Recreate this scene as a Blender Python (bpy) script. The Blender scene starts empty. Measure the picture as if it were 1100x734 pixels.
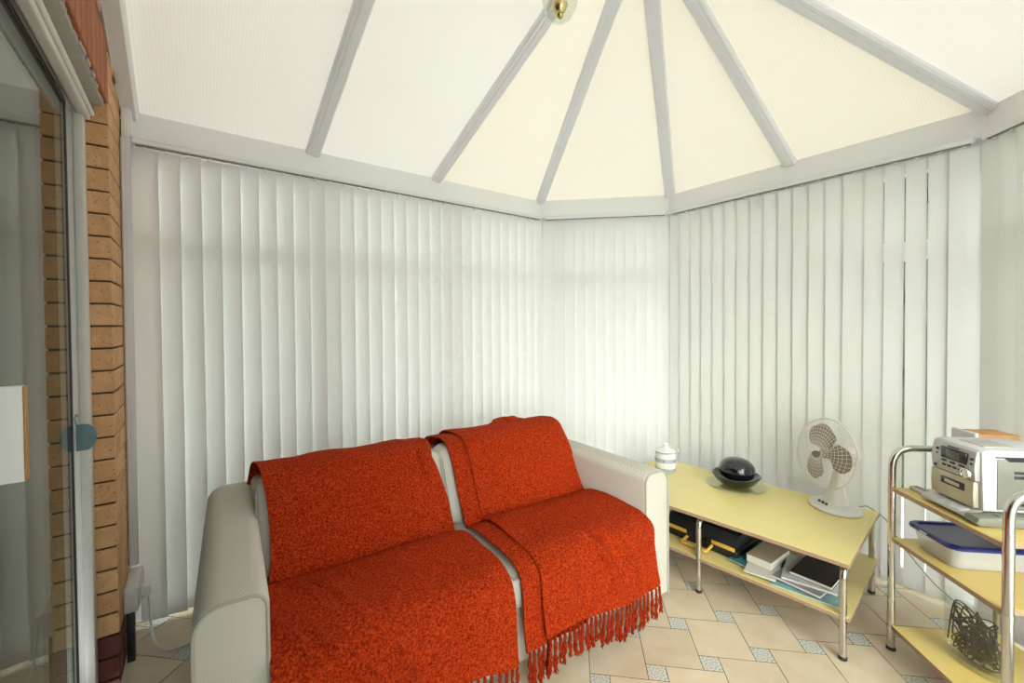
import bpy, bmesh, math, random
from math import sin, cos, pi, radians, sqrt
from mathutils import Vector, Matrix, noise

# ---------------------------------------------------------------- camera, sky, exposure
SC = bpy.context.scene
COL = SC.collection
cam_d = bpy.data.cameras.new('camera')
cam = bpy.data.objects.new('camera', cam_d)
COL.objects.link(cam)
F_PX, PITCH, SY, ROLL, YAW = 457.88, 0.0165, -10.82, -0.0068, 0.9287
CAM = Vector((0.225, -2.3292, 1.27))
fwd = Vector((cos(YAW)*cos(PITCH), sin(YAW)*cos(PITCH), -sin(PITCH)))
rt = Vector((sin(YAW), -cos(YAW), 0)); up = rt.cross(fwd)
rt2 = rt*cos(ROLL) + up*sin(ROLL); up2 = up*cos(ROLL) - rt*sin(ROLL)
M = Matrix.Identity(4)
for i in range(3):
    M[i][0] = rt2[i]; M[i][1] = up2[i]; M[i][2] = -fwd[i]; M[i][3] = CAM[i]
cam.matrix_world = M
cam_d.sensor_width = 36; cam_d.lens = F_PX/1100*36
cam_d.shift_y = SY/1100
cam_d.clip_start = 0.02; cam_d.clip_end = 100
SC.camera = cam
SC.view_settings.view_transform = 'Standard'
SC.view_settings.look = 'None'
SC.view_settings.gamma = 1
SC.view_settings.use_curve_mapping = False
SC.view_settings.exposure = 0.50

W = bpy.data.worlds.new('sky'); SC.world = W; W.use_nodes = True
wn = W.node_tree.nodes; wl = W.node_tree.links
bg = wn['Background']; bg.inputs['Strength'].default_value = 3.3
tc = wn.new('ShaderNodeTexCoord'); sp = wn.new('ShaderNodeSeparateXYZ'); cr = wn.new('ShaderNodeValToRGB')
wl.new(tc.outputs['Generated'], sp.inputs[0]); wl.new(sp.outputs['Z'], cr.inputs[0]); wl.new(cr.outputs[0], bg.inputs[0])
cr.color_ramp.elements[0].position = 0.0; cr.color_ramp.elements[0].color = (1.35, 1.40, 1.42, 1)
cr.color_ramp.elements[1].position = 0.6; cr.color_ramp.elements[1].color = (1, .99, .97, 1)

sun_d = bpy.data.lights.new('sun', 'SUN'); sun_d.energy = 6.2; sun_d.angle = radians(55); sun_d.color = (1, .97, .92)
sun = bpy.data.objects.new('sun', sun_d); COL.objects.link(sun)
sun.rotation_euler = Vector((-0.78, -1.0, 0.58)).to_track_quat('Z', 'Y').to_euler()

# ---------------------------------------------------------------- materials
MATS = {}
def newmat(name):
    m = bpy.data.materials.new(name); m.use_nodes = True; MATS[name] = m
    return m, m.node_tree.nodes, m.node_tree.links
def pbr(name, col, rough=.5, metal=0, spec=.5, noise_amt=0, noise_scale=20, bump=0, bump_scale=80, trans=0, coat=0, sheen=0):
    m, n, l = newmat(name); b = n['Principled BSDF']
    b.inputs['Base Color'].default_value = (*col, 1); b.inputs['Roughness'].default_value = rough
    b.inputs['Metallic'].default_value = metal; b.inputs['Specular IOR Level'].default_value = spec
    b.inputs['Transmission Weight'].default_value = trans; b.inputs['Coat Weight'].default_value = coat
    b.inputs['Sheen Weight'].default_value = sheen
    t = n.new('ShaderNodeTexCoord')
    if noise_amt:
        nz = n.new('ShaderNodeTexNoise'); nz.inputs['Scale'].default_value = noise_scale; nz.inputs['Detail'].default_value = 5
        l.new(t.outputs['Object'], nz.inputs['Vector'])
        mx = n.new('ShaderNodeMix'); mx.data_type = 'RGBA'
        mx.inputs['A'].default_value = (*[c*(1-noise_amt) for c in col], 1)
        mx.inputs['B'].default_value = (*[min(1, c*(1+noise_amt)) for c in col], 1)
        l.new(nz.outputs['Fac'], mx.inputs['Factor']); l.new(mx.outputs['Result'], b.inputs['Base Color'])
    if bump:
        nb = n.new('ShaderNodeTexNoise'); nb.inputs['Scale'].default_value = bump_scale; nb.inputs['Detail'].default_value = 3
        l.new(t.outputs['Object'], nb.inputs['Vector'])
        bp = n.new('ShaderNodeBump'); bp.inputs['Strength'].default_value = bump; bp.inputs['Distance'].default_value = .004
        l.new(nb.outputs['Fac'], bp.inputs['Height']); l.new(bp.outputs[0], b.inputs['Normal'])
    return m

pbr('white_upvc', (.80, .80, .80), .35)
pbr('eaves_white', (.86, .86, .86), .4)
pbr('rafter_white', (.86, .87, .90), .4)
pbr('aged_white', (.66, .65, .60), .55, noise_amt=.10, noise_scale=14, bump=.15, bump_scale=60)
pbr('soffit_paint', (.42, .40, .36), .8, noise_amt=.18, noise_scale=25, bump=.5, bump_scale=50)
pbr('gasket', (.012, .014, .014), .5)
pbr('mortar', (.10, .065, .035), .95, noise_amt=.4, noise_scale=60)
pbr('laminate', (.84, .71, .29), .32, noise_amt=.03, noise_scale=8)
pbr('laminate_rack', (.76, .58, .19), .35, noise_amt=.05, noise_scale=8)
pbr('ply_edge', (.40, .27, .17), .6, noise_amt=.25, noise_scale=90)
pbr('chrome', (.62, .60, .56), .16, metal=1, noise_amt=.1, noise_scale=30)
pbr('black_rubber', (.02, .02, .02), .6)
pbr('black_plastic', (.012, .013, .014), .42)
pbr('yellow_plastic', (.72, .43, .07), .45)
pbr('black_glaze', (.010, .009, .014), .12, coat=.6)
pbr('fan_plastic', (.74, .73, .66), .35)
pbr('fan_blade', (.30, .24, .19), .5)
pbr('dark_knob', (.06, .06, .06), .4)
pbr('stereo_silver', (.50, .49, .47), .33, metal=.25)
pbr('stereo_gold', (.52, .48, .36), .33, metal=.3)
pbr('stereo_side', (.22, .22, .18), .5)
pbr('stereo_dark', (.03, .03, .035), .25)
pbr('stereo_key', (.62, .61, .58), .35)
pbr('lcd', (.10, .115, .085), .2)
pbr('pale_plastic', (.63, .64, .65), .45)
pbr('wood_veneer', (.50, .25, .08), .5, noise_amt=.12, noise_scale=12)
pbr('blue_lid', (.012, .018, .155), .28)

pbr('cable_black', (.012, .012, .012), .5)
pbr('cable_white', (.72, .72, .70), .45)
pbr('cable_grey', (.30, .29, .26), .5)
pbr('ceramic_white', (.80, .79, .76), .2)
pbr('ceramic_grey', (.40, .45, .50), .25)
pbr('ceramic_black', (.03, .03, .04), .25)
pbr('paper', (.74, .72, .66), .7)
pbr('teal_cover', (.05, .24, .26), .35, noise_amt=.5, noise_scale=18)
pbr('magazine_cover', (.60, .64, .64), .35, noise_amt=.35, noise_scale=22)
pbr('magazine_teal', (.30, .48, .48), .35, noise_amt=.85, noise_scale=14)
pbr('grey_cover', (.33, .32, .36), .4, noise_amt=.4, noise_scale=28)
pbr('beige_cover', (.60, .52, .38), .55, noise_amt=.06)
pbr('notebook_black', (.015, .015, .018), .45)
pbr('brass', (.75, .58, .22), .2, metal=1)
pbr('latch_blue', (.13, .21, .245), .6, noise_amt=.2, noise_scale=60)
pbr('socket_white', (.66, .64, .66), .45)
pbr('raw_wood', (.42, .20, .06), .7, noise_amt=.3, noise_scale=60)
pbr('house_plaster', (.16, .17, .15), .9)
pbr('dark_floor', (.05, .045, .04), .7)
pbr('paving', (.5, .49, .47), .9, noise_amt=.2)
pbr('hedge_leaf', (.030, .045, .022), .8, noise_amt=.6, noise_scale=30)
pbr('socket_dark', (.03, .03, .03), .6)

def island_random(name, stops, rough, bump, spots=True):
    m, n, l = newmat(name); b = n['Principled BSDF']; b.inputs['Roughness'].default_value = rough
    g = n.new('ShaderNodeNewGeometry'); r = n.new('ShaderNodeValToRGB'); l.new(g.outputs['Random Per Island'], r.inputs[0])
    e = r.color_ramp.elements
    e[0].color = (*stops[0], 1); e[1].color = (*stops[-1], 1)
    for i, s in enumerate(stops[1:-1]):
        x = e.new((i+1)/(len(stops)-1)); x.color = (*s, 1)
    t = n.new('ShaderNodeTexCoord'); nz = n.new('ShaderNodeTexNoise'); nz.inputs['Scale'].default_value = 30; nz.inputs['Detail'].default_value = 6
    l.new(t.outputs['Object'], nz.inputs['Vector'])
    mr = n.new('ShaderNodeMapRange'); mr.inputs['To Min'].default_value = .72; mr.inputs['To Max'].default_value = 1.25
    l.new(nz.outputs['Fac'], mr.inputs['Value'])
    mx = n.new('ShaderNodeMix'); mx.data_type = 'RGBA'; mx.blend_type = 'MULTIPLY'; mx.inputs['Factor'].default_value = 1
    l.new(r.outputs[0], mx.inputs['A']); l.new(mr.outputs[0], mx.inputs['B'])
    out = mx.outputs['Result']
    if spots:
        v = n.new('ShaderNodeTexVoronoi'); v.inputs['Scale'].default_value = 70; l.new(t.outputs['Object'], v.inputs['Vector'])
        c = n.new('ShaderNodeMath'); c.operation = 'LESS_THAN'; c.inputs[1].default_value = .17; l.new(v.outputs['Distance'], c.inputs[0])
        m2 = n.new('ShaderNodeMix'); m2.data_type = 'RGBA'; m2.inputs['B'].default_value = (.12, .05, .02, 1)
        mm = n.new('ShaderNodeMath'); mm.operation = 'MULTIPLY'; mm.inputs[1].default_value = .7; l.new(c.outputs[0], mm.inputs[0])
        l.new(mm.outputs[0], m2.inputs['Factor']); l.new(out, m2.inputs['A']); out = m2.outputs['Result']
    l.new(out, b.inputs['Base Color'])
    bp = n.new('ShaderNodeBump'); bp.inputs['Strength'].default_value = bump; bp.inputs['Distance'].default_value = .003
    n2 = n.new('ShaderNodeTexNoise'); n2.inputs['Scale'].default_value = 120; l.new(t.outputs['Object'], n2.inputs['Vector'])
    l.new(n2.outputs['Fac'], bp.inputs['Height']); l.new(bp.outputs[0], b.inputs['Normal'])
    return m
island_random('brick_buff', [(.55, .30, .14), (.62, .36, .18), (.57, .32, .15), (.66, .39, .20)], .85, .5)
island_random('brick_red', [(.33, .105, .05), (.40, .14, .07), (.36, .12, .055)], .85, .4, False)
island_random('brick_dark', [(.10, .018, .014), (.13, .024, .018)], .6, .3, False)

# polycarbonate roof sheet: ribbed, lets daylight through
def sheet(name, col, tr):
    m, n, l = newmat(name); n.remove(n['Principled BSDF']); out = n['Material Output']
    uv = n.new('ShaderNodeUVMap'); s = n.new('ShaderNodeSeparateXYZ'); l.new(uv.outputs[0], s.inputs[0])
    w = n.new('ShaderNodeMath'); w.operation = 'MULTIPLY'; w.inputs[1].default_value = 2*pi/.012; l.new(s.outputs['X'], w.inputs[0])
    sn = n.new('ShaderNodeMath'); sn.operation = 'SINE'; l.new(w.outputs[0], sn.inputs[0])
    nz = n.new('ShaderNodeTexNoise'); nz.inputs['Scale'].default_value = 2.2; l.new(uv.outputs[0], nz.inputs['Vector'])
    mr = n.new('ShaderNodeMapRange'); mr.inputs['From Min'].default_value = -1; mr.inputs['To Min'].default_value = .96; mr.inputs['To Max'].default_value = 1.0
    l.new(sn.outputs[0], mr.inputs['Value'])
    mx = n.new('ShaderNodeMix'); mx.data_type = 'RGBA'; mx.inputs['A'].default_value = (*col, 1)
    mx.inputs['B'].default_value = (col[0]*.99, col[1]*.96, col[2]*.88, 1); l.new(nz.outputs['Fac'], mx.inputs['Factor'])
    ml = n.new('ShaderNodeMix'); ml.data_type = 'RGBA'; ml.blend_type = 'MULTIPLY'; ml.inputs['Factor'].default_value = 1
    l.new(mx.outputs['Result'], ml.inputs['A']); l.new(mr.outputs[0], ml.inputs['B'])
    d = n.new('ShaderNodeBsdfDiffuse'); t = n.new('ShaderNodeBsdfTranslucent')
    l.new(ml.outputs['Result'], d.inputs[0]); l.new(ml.outputs['Result'], t.inputs[0])
    mix = n.new('ShaderNodeMixShader'); mix.inputs[0].default_value = tr
    l.new(d.outputs[0], mix.inputs[1]); l.new(t.outputs[0], mix.inputs[2]); l.new(mix.outputs[0], out.inputs[0])
sheet('roof_sheet', (.90, .905, .88), .085)
sheet('roof_sheet_cream', (.91, .895, .80), .085)

def fabric_translucent(name, col, tr):
    m, n, l = newmat(name); b = n['Principled BSDF']; out = n['Material Output']
    b.inputs['Base Color'].default_value = (*col, 1); b.inputs['Roughness'].default_value = .7
    t = n.new('ShaderNodeBsdfTranslucent'); t.inputs[0].default_value = (*col, 1)
    mix = n.new('ShaderNodeMixShader'); mix.inputs[0].default_value = tr
    tcn = n.new('ShaderNodeTexCoord'); nz = n.new('ShaderNodeTexNoise'); nz.inputs['Scale'].default_value = 300
    l.new(tcn.outputs['Object'], nz.inputs['Vector'])
    bp = n.new('ShaderNodeBump'); bp.inputs['Strength'].default_value = .08; bp.inputs['Distance'].default_value = .001
    l.new(nz.outputs['Fac'], bp.inputs['Height']); l.new(bp.outputs[0], b.inputs['Normal'])
    l.new(b.outputs[0], mix.inputs[1]); l.new(t.outputs[0], mix.inputs[2]); l.new(mix.outputs[0], out.inputs[0])
fabric_translucent('blind_fabric', (.90, .90, .885), .19)
def cloudy(name, col, tint, k):
    m, n, l = newmat(name); b = n['Principled BSDF']; out = n['Material Output']
    b.inputs['Base Color'].default_value = (*col, 1); b.inputs['Roughness'].default_value = .3
    t = n.new('ShaderNodeBsdfTransparent'); t.inputs[0].default_value = (*tint, 1)
    mix = n.new('ShaderNodeMixShader'); mix.inputs[0].default_value = k
    l.new(b.outputs[0], mix.inputs[1]); l.new(t.outputs[0], mix.inputs[2]); l.new(mix.outputs[0], out.inputs[0])
cloudy('clear_box', (.92, .94, .94), (.98, .98, .98), .62)
fabric_translucent('frosted_shade', (.86, .82, .80), .5)

def glass(name, tint, refl=1.0):
    m, n, l = newmat(name); n.remove(n['Principled BSDF']); out = n['Material Output']
    g = n.new('ShaderNodeNewGeometry'); io = n.new('ShaderNodeMapRange')
    io.inputs['To Min'].default_value = 1.5; io.inputs['To Max'].default_value = 1/1.5
    l.new(g.outputs['Backfacing'], io.inputs['Value'])
    f = n.new('ShaderNodeFresnel'); l.new(io.outputs[0], f.inputs['IOR'])
    t = n.new('ShaderNodeBsdfTransparent'); t.inputs[0].default_value = (*tint, 1)
    gl = n.new('ShaderNodeBsdfGlossy'); gl.inputs['Roughness'].default_value = 0.0; gl.inputs[0].default_value = (refl, refl, refl*.97, 1)
    mix = n.new('ShaderNodeMixShader'); l.new(f.outputs[0], mix.inputs[0])
    l.new(t.outputs[0], mix.inputs[1]); l.new(gl.outputs[0], mix.inputs[2]); l.new(mix.outputs[0], out.inputs[0])
glass('pane_glass', (.93, .96, .94))
glass('door_glass', (.80, .86, .82), .74)
glass('vessel_glass', (.96, .975, .965))
glass('plate_glass', (.93, .95, .90))

# boucle throw
def boucle(name, c0, c1, c2):
    m, n, l = newmat(name); b = n['Principled BSDF']; b.inputs['Roughness'].default_value = .95
    b.inputs['Specular IOR Level'].default_value = .1; b.inputs['Sheen Weight'].default_value = .0
    t = n.new('ShaderNodeTexCoord')
    v = n.new('ShaderNodeTexVoronoi'); v.inputs['Scale'].default_value = 190; l.new(t.outputs['Object'], v.inputs['Vector'])
    nz = n.new('ShaderNodeTexNoise'); nz.inputs['Scale'].default_value = 150; nz.inputs['Detail'].default_value = 4; nz.inputs['Roughness'].default_value = .7
    l.new(t.outputs['Object'], nz.inputs['Vector'])
    r = n.new('ShaderNodeValToRGB'); e = r.color_ramp.elements
    e[0].position = .36; e[0].color = (*c0, 1); e[1].position = .66; e[1].color = (*c2, 1)
    x = e.new(.50); x.color = (*c1, 1)
    l.new(nz.outputs['Fac'], r.inputs[0]); l.new(r.outputs[0], b.inputs['Base Color'])
    ad = n.new('ShaderNodeMath'); ad.operation = 'SUBTRACT'; l.new(nz.outputs['Fac'], ad.inputs[0]); l.new(v.outputs['Distance'], ad.inputs[1])
    bp = n.new('ShaderNodeBump'); bp.inputs['Strength'].default_value = .9; bp.inputs['Distance'].default_value = .006
    l.new(ad.outputs[0], bp.inputs['Height']); l.new(bp.outputs[0], b.inputs['Normal'])
boucle('throw_orange', (.18, .009, .002), (.47, .036, .005), (.70, .082, .013))
boucle('fringe_yarn', (.20, .010, .003), (.38, .026, .005), (.52, .052, .011))

def twill(name, ca, cb, scale, strength):
    m, n, l = newmat(name); b = n['Principled BSDF']; b.inputs['Roughness'].default_value = .9; b.inputs['Specular IOR Level'].default_value = .2
    t = n.new('ShaderNodeTexCoord'); mp = n.new('ShaderNodeMapping'); mp.inputs['Rotation'].default_value = (radians(25), radians(32), radians(20))
    l.new(t.outputs['Object'], mp.inputs['Vector'])
    w = n.new('ShaderNodeTexWave'); w.bands_direction = 'Z'; w.inputs['Scale'].default_value = scale; w.inputs['Distortion'].default_value = .6
    w.inputs['Detail Scale'].default_value = 6
    l.new(mp.outputs[0], w.inputs['Vector'])
    mx = n.new('ShaderNodeMix'); mx.data_type = 'RGBA'; mx.inputs['A'].default_value = (*ca, 1); mx.inputs['B'].default_value = (*cb, 1)
    l.new(w.outputs['Fac'], mx.inputs['Factor']); l.new(mx.outputs['Result'], b.inputs['Base Color'])
    nz = n.new('ShaderNodeTexNoise'); nz.inputs['Scale'].default_value = 400; l.new(t.outputs['Object'], nz.inputs['Vector'])
    ad = n.new('ShaderNodeMath'); l.new(w.outputs['Fac'], ad.inputs[0]); l.new(nz.outputs['Fac'], ad.inputs[1])
    bp = n.new('ShaderNodeBump'); bp.inputs['Strength'].default_value = strength; bp.inputs['Distance'].default_value = .002
    l.new(ad.outputs[0], bp.inputs['Height']); l.new(bp.outputs[0], b.inputs['Normal'])
twill('sofa_fabric', (.56, .53, .46), (.65, .62, .55), 45, .08)
twill('sofa_piping', (.40, .38, .32), (.52, .50, .43), 90, .3)

# floor tile materials (UV is metres inside each tile)
def tilemat(name, big):
    m, n, l = newmat(name); b = n['Principled BSDF']; b.inputs['Roughness'].default_value = .38
    t = n.new('ShaderNodeTexCoord'); g = n.new('ShaderNodeNewGeometry')
    nz = n.new('ShaderNodeTexNoise'); nz.inputs['Scale'].default_value = 9; nz.inputs['Detail'].default_value = 6
    l.new(t.outputs['Object'], nz.inputs['Vector'])
    if big:
        r = n.new('ShaderNodeValToRGB'); e = r.color_ramp.elements
        e[0].position = .3; e[0].color = (.68, .56, .39, 1); e[1].position = .7; e[1].color = (.78, .68, .51, 1)
        l.new(nz.outputs['Fac'], r.inputs[0])
        hv = n.new('ShaderNodeMapRange'); hv.inputs['To Min'].default_value = .92; hv.inputs['To Max'].default_value = 1.06
        l.new(g.outputs['Random Per Island'], hv.inputs['Value'])
        mx = n.new('ShaderNodeMix'); mx.data_type = 'RGBA'; mx.blend_type = 'MULTIPLY'; mx.inputs['Factor'].default_value = 1
        l.new(r.outputs[0], mx.inputs['A']); l.new(hv.outputs[0], mx.inputs['B']); l.new(mx.outputs['Result'], b.inputs['Base Color'])
    else:
        uv = n.new('ShaderNodeUVMap'); s = n.new('ShaderNodeSeparateXYZ'); l.new(uv.outputs[0], s.inputs[0])
        def mth(op, a, bb=None):
            q = n.new('ShaderNodeMath'); q.operation = op
            for i, v in enumerate((a, bb)):
                if v is None: continue
                if isinstance(v, (int, float)): q.inputs[i].default_value = v
                else: l.new(v, q.inputs[i])
            return q.outputs[0]
        x = mth('SUBTRACT', s.outputs['X'], .5); y = mth('SUBTRACT', s.outputs['Y'], .5)
        rad = mth('SQRT', mth('ADD', mth('MULTIPLY', x, x), mth('MULTIPLY', y, y)))
        ang = mth('ARCTAN2', y, x)
        pet = mth('MULTIPLY', mth('COSINE', mth('MULTIPLY', ang, 8)), .07)
        rr = mth('ADD', rad, pet)
        rings = mth('SINE', mth('MULTIPLY', rr, 27))
        vo = n.new('ShaderNodeTexVoronoi'); vo.feature = 'DISTANCE_TO_EDGE'; vo.inputs['Scale'].default_value = 6
        l.new(uv.outputs[0], vo.inputs['Vector'])
        ln = mth('LESS_THAN', vo.outputs['Distance'], .05)
        f = mth('GREATER_THAN', rings, .45)
        mx = n.new('ShaderNodeMix'); mx.data_type = 'RGBA'; mx.inputs['A'].default_value = (.72, .71, .63, 1); mx.inputs['B'].default_value = (.30, .34, .36, 1)
        l.new(mth('MULTIPLY', f, .75), mx.inputs['Factor']); l.new(mx.outputs['Result'], b.inputs['Base Color'])
    bp = n.new('ShaderNodeBump'); bp.inputs['Strength'].default_value = .08; bp.inputs['Distance'].default_value = .004
    l.new(nz.outputs['Fac'], bp.inputs['Height']); l.new(bp.outputs[0], b.inputs['Normal'])
tilemat('tile_beige', True); tilemat('tile_patterned', False)
pbr('grout', (.26, .22, .15), .9)

# ---------------------------------------------------------------- mesh helpers
class MB:
    def __init__(s): s.bm = bmesh.new(); s.mi = 0; s.uvl = None
    def add(s, verts, faces, mi=0, uvs=None):
        vs = [s.bm.verts.new(v) for v in verts]
        out = []
        for k, f in enumerate(faces):
            try: fc = s.bm.faces.new([vs[i] for i in f])
            except ValueError: continue
            fc.material_index = mi; fc.smooth = True; out.append(fc)
            if uvs:
                if s.uvl is None: s.uvl = s.bm.loops.layers.uv.new('UVMap')
                for lp, u in zip(fc.loops, uvs[k]): lp[s.uvl].uv = u
        return out
    def merge(s, b2, mi=0):
        me = bpy.data.meshes.new('t'); b2.to_mesh(me); b2.free()
        s.add([v.co.copy() for v in me.vertices], [list(p.vertices) for p in me.polygons], mi)
        bpy.data.meshes.remove(me)
    def box(s, lo, hi, bev=0, mi=0, seg=2, mat=None):
        b = bmesh.new(); bmesh.ops.create_cube(b, size=1)
        for v in b.verts:
            v.co = Vector([lo[i]+(hi[i]-lo[i])*(v.co[i]+.5) for i in range(3)])
        if bev: bmesh.ops.bevel(b, geom=b.edges[:], offset=bev, segments=seg, profile=.5, affect='EDGES')
        if mat is not None: b.transform(mat)
        s.merge(b, mi)
    def prism(s, pts, fn, t0, t1, bev=0, mi=0, seg=2):
        """closed 2D outline pts, fn(p, t) -> 3D, between t0 and t1"""
        b = bmesh.new(); n = len(pts)
        a = [b.verts.new(fn(p, t0)) for p in pts]; c = [b.verts.new(fn(p, t1)) for p in pts]
        b.faces.new(a); b.faces.new(c[::-1])
        for i in range(n): b.faces.new([a[i], c[i], c[(i+1) % n], a[(i+1) % n]])
        bmesh.ops.recalc_face_normals(b, faces=b.faces[:])
        if bev:
            es = [e for e in b.edges if (e.verts[0] in a) == (e.verts[1] in a)]
            bmesh.ops.bevel(b, geom=es, offset=bev, segments=seg, profile=.5, affect='EDGES')
        s.merge(b, mi)
    def lathe(s, prof, c=(0, 0, 0), n=32, mi=0, mat=None, sx=1, sy=1, cap=True):
        vs, fs = [], []
        for r, z in prof:
            for k in range(n):
                a = 2*pi*k/n; vs.append(Vector((c[0]+r*cos(a)*sx, c[1]+r*sin(a)*sy, c[2]+z)))
        m = len(prof)
        for i in range(m-1):
            for k in range(n): fs.append([i*n+k, i*n+(k+1) % n, (i+1)*n+(k+1) % n, (i+1)*n+k])
        if cap:
            fs.append(list(range(n))[::-1]); fs.append([(m-1)*n+k for k in range(n)])
        if mat is not None: vs = [mat @ v for v in vs]
        s.add(vs, fs, mi)
    def tube(s, pts, r, n=8, mi=0, closed=False, cap=True, flat=1):
        pts = [Vector(p) for p in pts]; m = len(pts)
        rs = r if isinstance(r, (list, tuple)) else [r]*m
        T = []
        for i in range(m):
            a = pts[(i-1) % m] if (closed or i > 0) else pts[i]; c = pts[(i+1) % m] if (closed or i < m-1) else pts[i]
            d = (c-a); T.append(d.normalized() if d.length > 1e-9 else Vector((0, 0, 1)))
        ref = Vector((0, 0, 1)) if abs(T[0].z) < .9 else Vector((1, 0, 0))
        N = (ref - T[0]*ref.dot(T[0])).normalized(); vs = []
        for i in range(m):
            N = N - T[i]*N.dot(T[i])
            if N.length < 1e-6: N = T[i].orthogonal()
            N.normalize(); B = T[i].cross(N)
            for k in range(n):
                a = 2*pi*k/n; vs.append(pts[i] + (N*cos(a) + B*sin(a)*flat)*rs[i])
        fs = []
        for i in range(m if closed else m-1):
            j = (i+1) % m
            for k in range(n): fs.append([i*n+k, i*n+(k+1) % n, j*n+(k+1) % n, j*n+k])
        if cap and not closed:
            fs.append(list(range(n))[::-1]); fs.append([(m-1)*n+k for k in range(n)])
        s.add(vs, fs, mi)
    def build(s, name, mats, parent=None, smooth=True, ang=38):
        bmesh.ops.recalc_face_normals(s.bm, faces=s.bm.faces[:])
        me = bpy.data.meshes.new(name); s.bm.to_mesh(me); s.bm.free()
        o = bpy.data.objects.new(name, me); COL.objects.link(o)
        for m in (mats if isinstance(mats, (list, tuple)) else [mats]): me.materials.append(MATS[m])
        if smooth: me.set_sharp_from_angle(angle=radians(ang))
        if parent is not None: o.parent = parent
        return o
def smooth_path(pts, n=6, closed=False):
    P = [Vector(p) for p in pts]; out = []; m = len(P)
    rng = range(m if closed else m-1)
    for i in rng:
        g = (lambda k: P[k % m]) if closed else (lambda k: P[max(0, min(m-1, k))])
        a, b, c, d = g(i-1), g(i), g(i+1), g(i+2)
        for k in range(n):
            t = k/n
            out.append(.5*((2*b) + (c-a)*t + (2*a-5*b+4*c-d)*t*t + (3*b-a-3*c+d)*t**3))
    if not closed: out.append(P[-1])
    return out
def empty(name, loc=(0, 0, 0), rz=0):
    o = bpy.data.objects.new(name, None); COL.objects.link(o); o.location = loc; o.rotation_euler = (0, 0, rz); o.empty_display_size = .1
    return o
def tag(o, label, cat, group=None):
    o['label'] = label; o['category'] = cat
    if group: o['group'] = group
    return o
def struct(o, label=None):
    o['kind'] = 'structure'
    if label: o['label'] = label
    return o
def plabel(o, t): o['label'] = t; return o

# ---------------------------------------------------------------- room plan
LA, S, LC = 2.2526, .8642, 1.4505
q_ = S*sqrt(.5)
P0 = Vector((0, 0)); P1 = Vector((LA, 0)); P2 = Vector((LA+q_, -q_)); P3 = Vector((LA+q_, -q_-LC)); P4 = Vector((LA, -2*q_-LC)); P5 = Vector((0, -2*q_-LC))
POLY = [P0, P1, P2, P3, P4, P5]
YM = P5.y/2
HR = 2.024            # underside of the blind head rails
def offset_poly(d):   # move the five glazed sides outwards by d
    out = []
    segs = [(POLY[i], POLY[i+1]) for i in range(5)]
    def line(i):
        a, b = segs[i]; t = (b-a).normalized(); nrm = Vector((-t.y, t.x)); return a+nrm*d, t
    for i in range(6):
        if i == 0: a, t = line(0); out.append(Vector((0, a.y)))
        elif i == 5: a, t = line(4); out.append(Vector((0, a.y)))
        else:
            a, t = line(i-1); b, u = line(i); dd = b-a; den = t.x*u.y - t.y*u.x
            k = (dd.x*u.y - dd.y*u.x)/den; out.append(a+t*k)
    return out

# ---- floor with hopscotch tiling
ta, tb_, gr = .207, .070, .0028
e1 = Vector((cos(radians(-45)), sin(radians(-45)))); e2 = Vector((-e1.y, e1.x))
org = Vector((1.898, -1.61)) - e1*ta
u_ = e1*ta + e2*tb_; v_ = -e1*tb_ + e2*ta
fl = MB()
out_p = offset_poly(.13)
fl.add([(p.x, p.y, -.0045) for p in out_p], [list(range(6))], 2)
fl.add([(p.x, p.y, -.06) for p in out_p], [list(range(6))], 2)
for i in range(6):
    a, b = out_p[i], out_p[(i+1) % 6]
    fl.add([(a.x, a.y, -.06), (b.x, b.y, -.06), (b.x, b.y, -.0045), (a.x, a.y, -.0045)], [[0, 1, 2, 3]], 2)
def inside(p):
    for i in range(6):
        a, b = out_p[i], out_p[(i+1) % 6]
        if (b-a).x*(p-a).y - (b-a).y*(p-a).x > 0: return False
    return True
def tile(o, s, mi):
    pts = [o+e1*gr/2+e2*gr/2, o+e1*(s-gr/2)+e2*gr/2, o+e1*(s-gr/2)+e2*(s-gr/2), o+e1*gr/2+e2*(s-gr/2)]
    b = bmesh.new(); vs = [b.verts.new((p.x, p.y, 0)) for p in pts]; b.faces.new(vs)
    for i in range(6):    # trim at the edge of the room
        a, c = out_p[i], out_p[(i+1) % 6]; d = (c-a).normalized()
        bmesh.ops.bisect_plane(b, geom=b.verts[:]+b.edges[:]+b.faces[:], plane_co=(a.x, a.y, 0), plane_no=(-d.y, d.x, 0), clear_outer=True)
    for f in b.faces:
        co = [v.co.copy() for v in f.verts]
        uv = [[((Vector((c.x, c.y))-o).dot(e1)/s, (Vector((c.x, c.y))-o).dot(e2)/s) for c in co]]
        n = len(co)
        fl.add(co, [list(range(n))], mi, uv)
        for k in range(n):
            c0, c1 = co[k], co[(k+1) % n]
            fl.add([c0, c1, c1+Vector((0, 0, -.004)), c0+Vector((0, 0, -.004))], [[0, 1, 2, 3]], 2)
    b.free()
for i in range(-22, 23):
    for j in range(-22, 23):
        o = org + u_*i + v_*j
        c = o + (e1+e2)*ta*.5
        if -.4 < c.x < 3.3 and -3.1 < c.y < .4:
            tile(o, ta, 0); tile(o+e1*ta, tb_, 1)
floor = struct(fl.build('floor', ['tile_beige', 'tile_patterned', 'grout'], smooth=False), 'beige square tiles with small grey patterned inset tiles')

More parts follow.
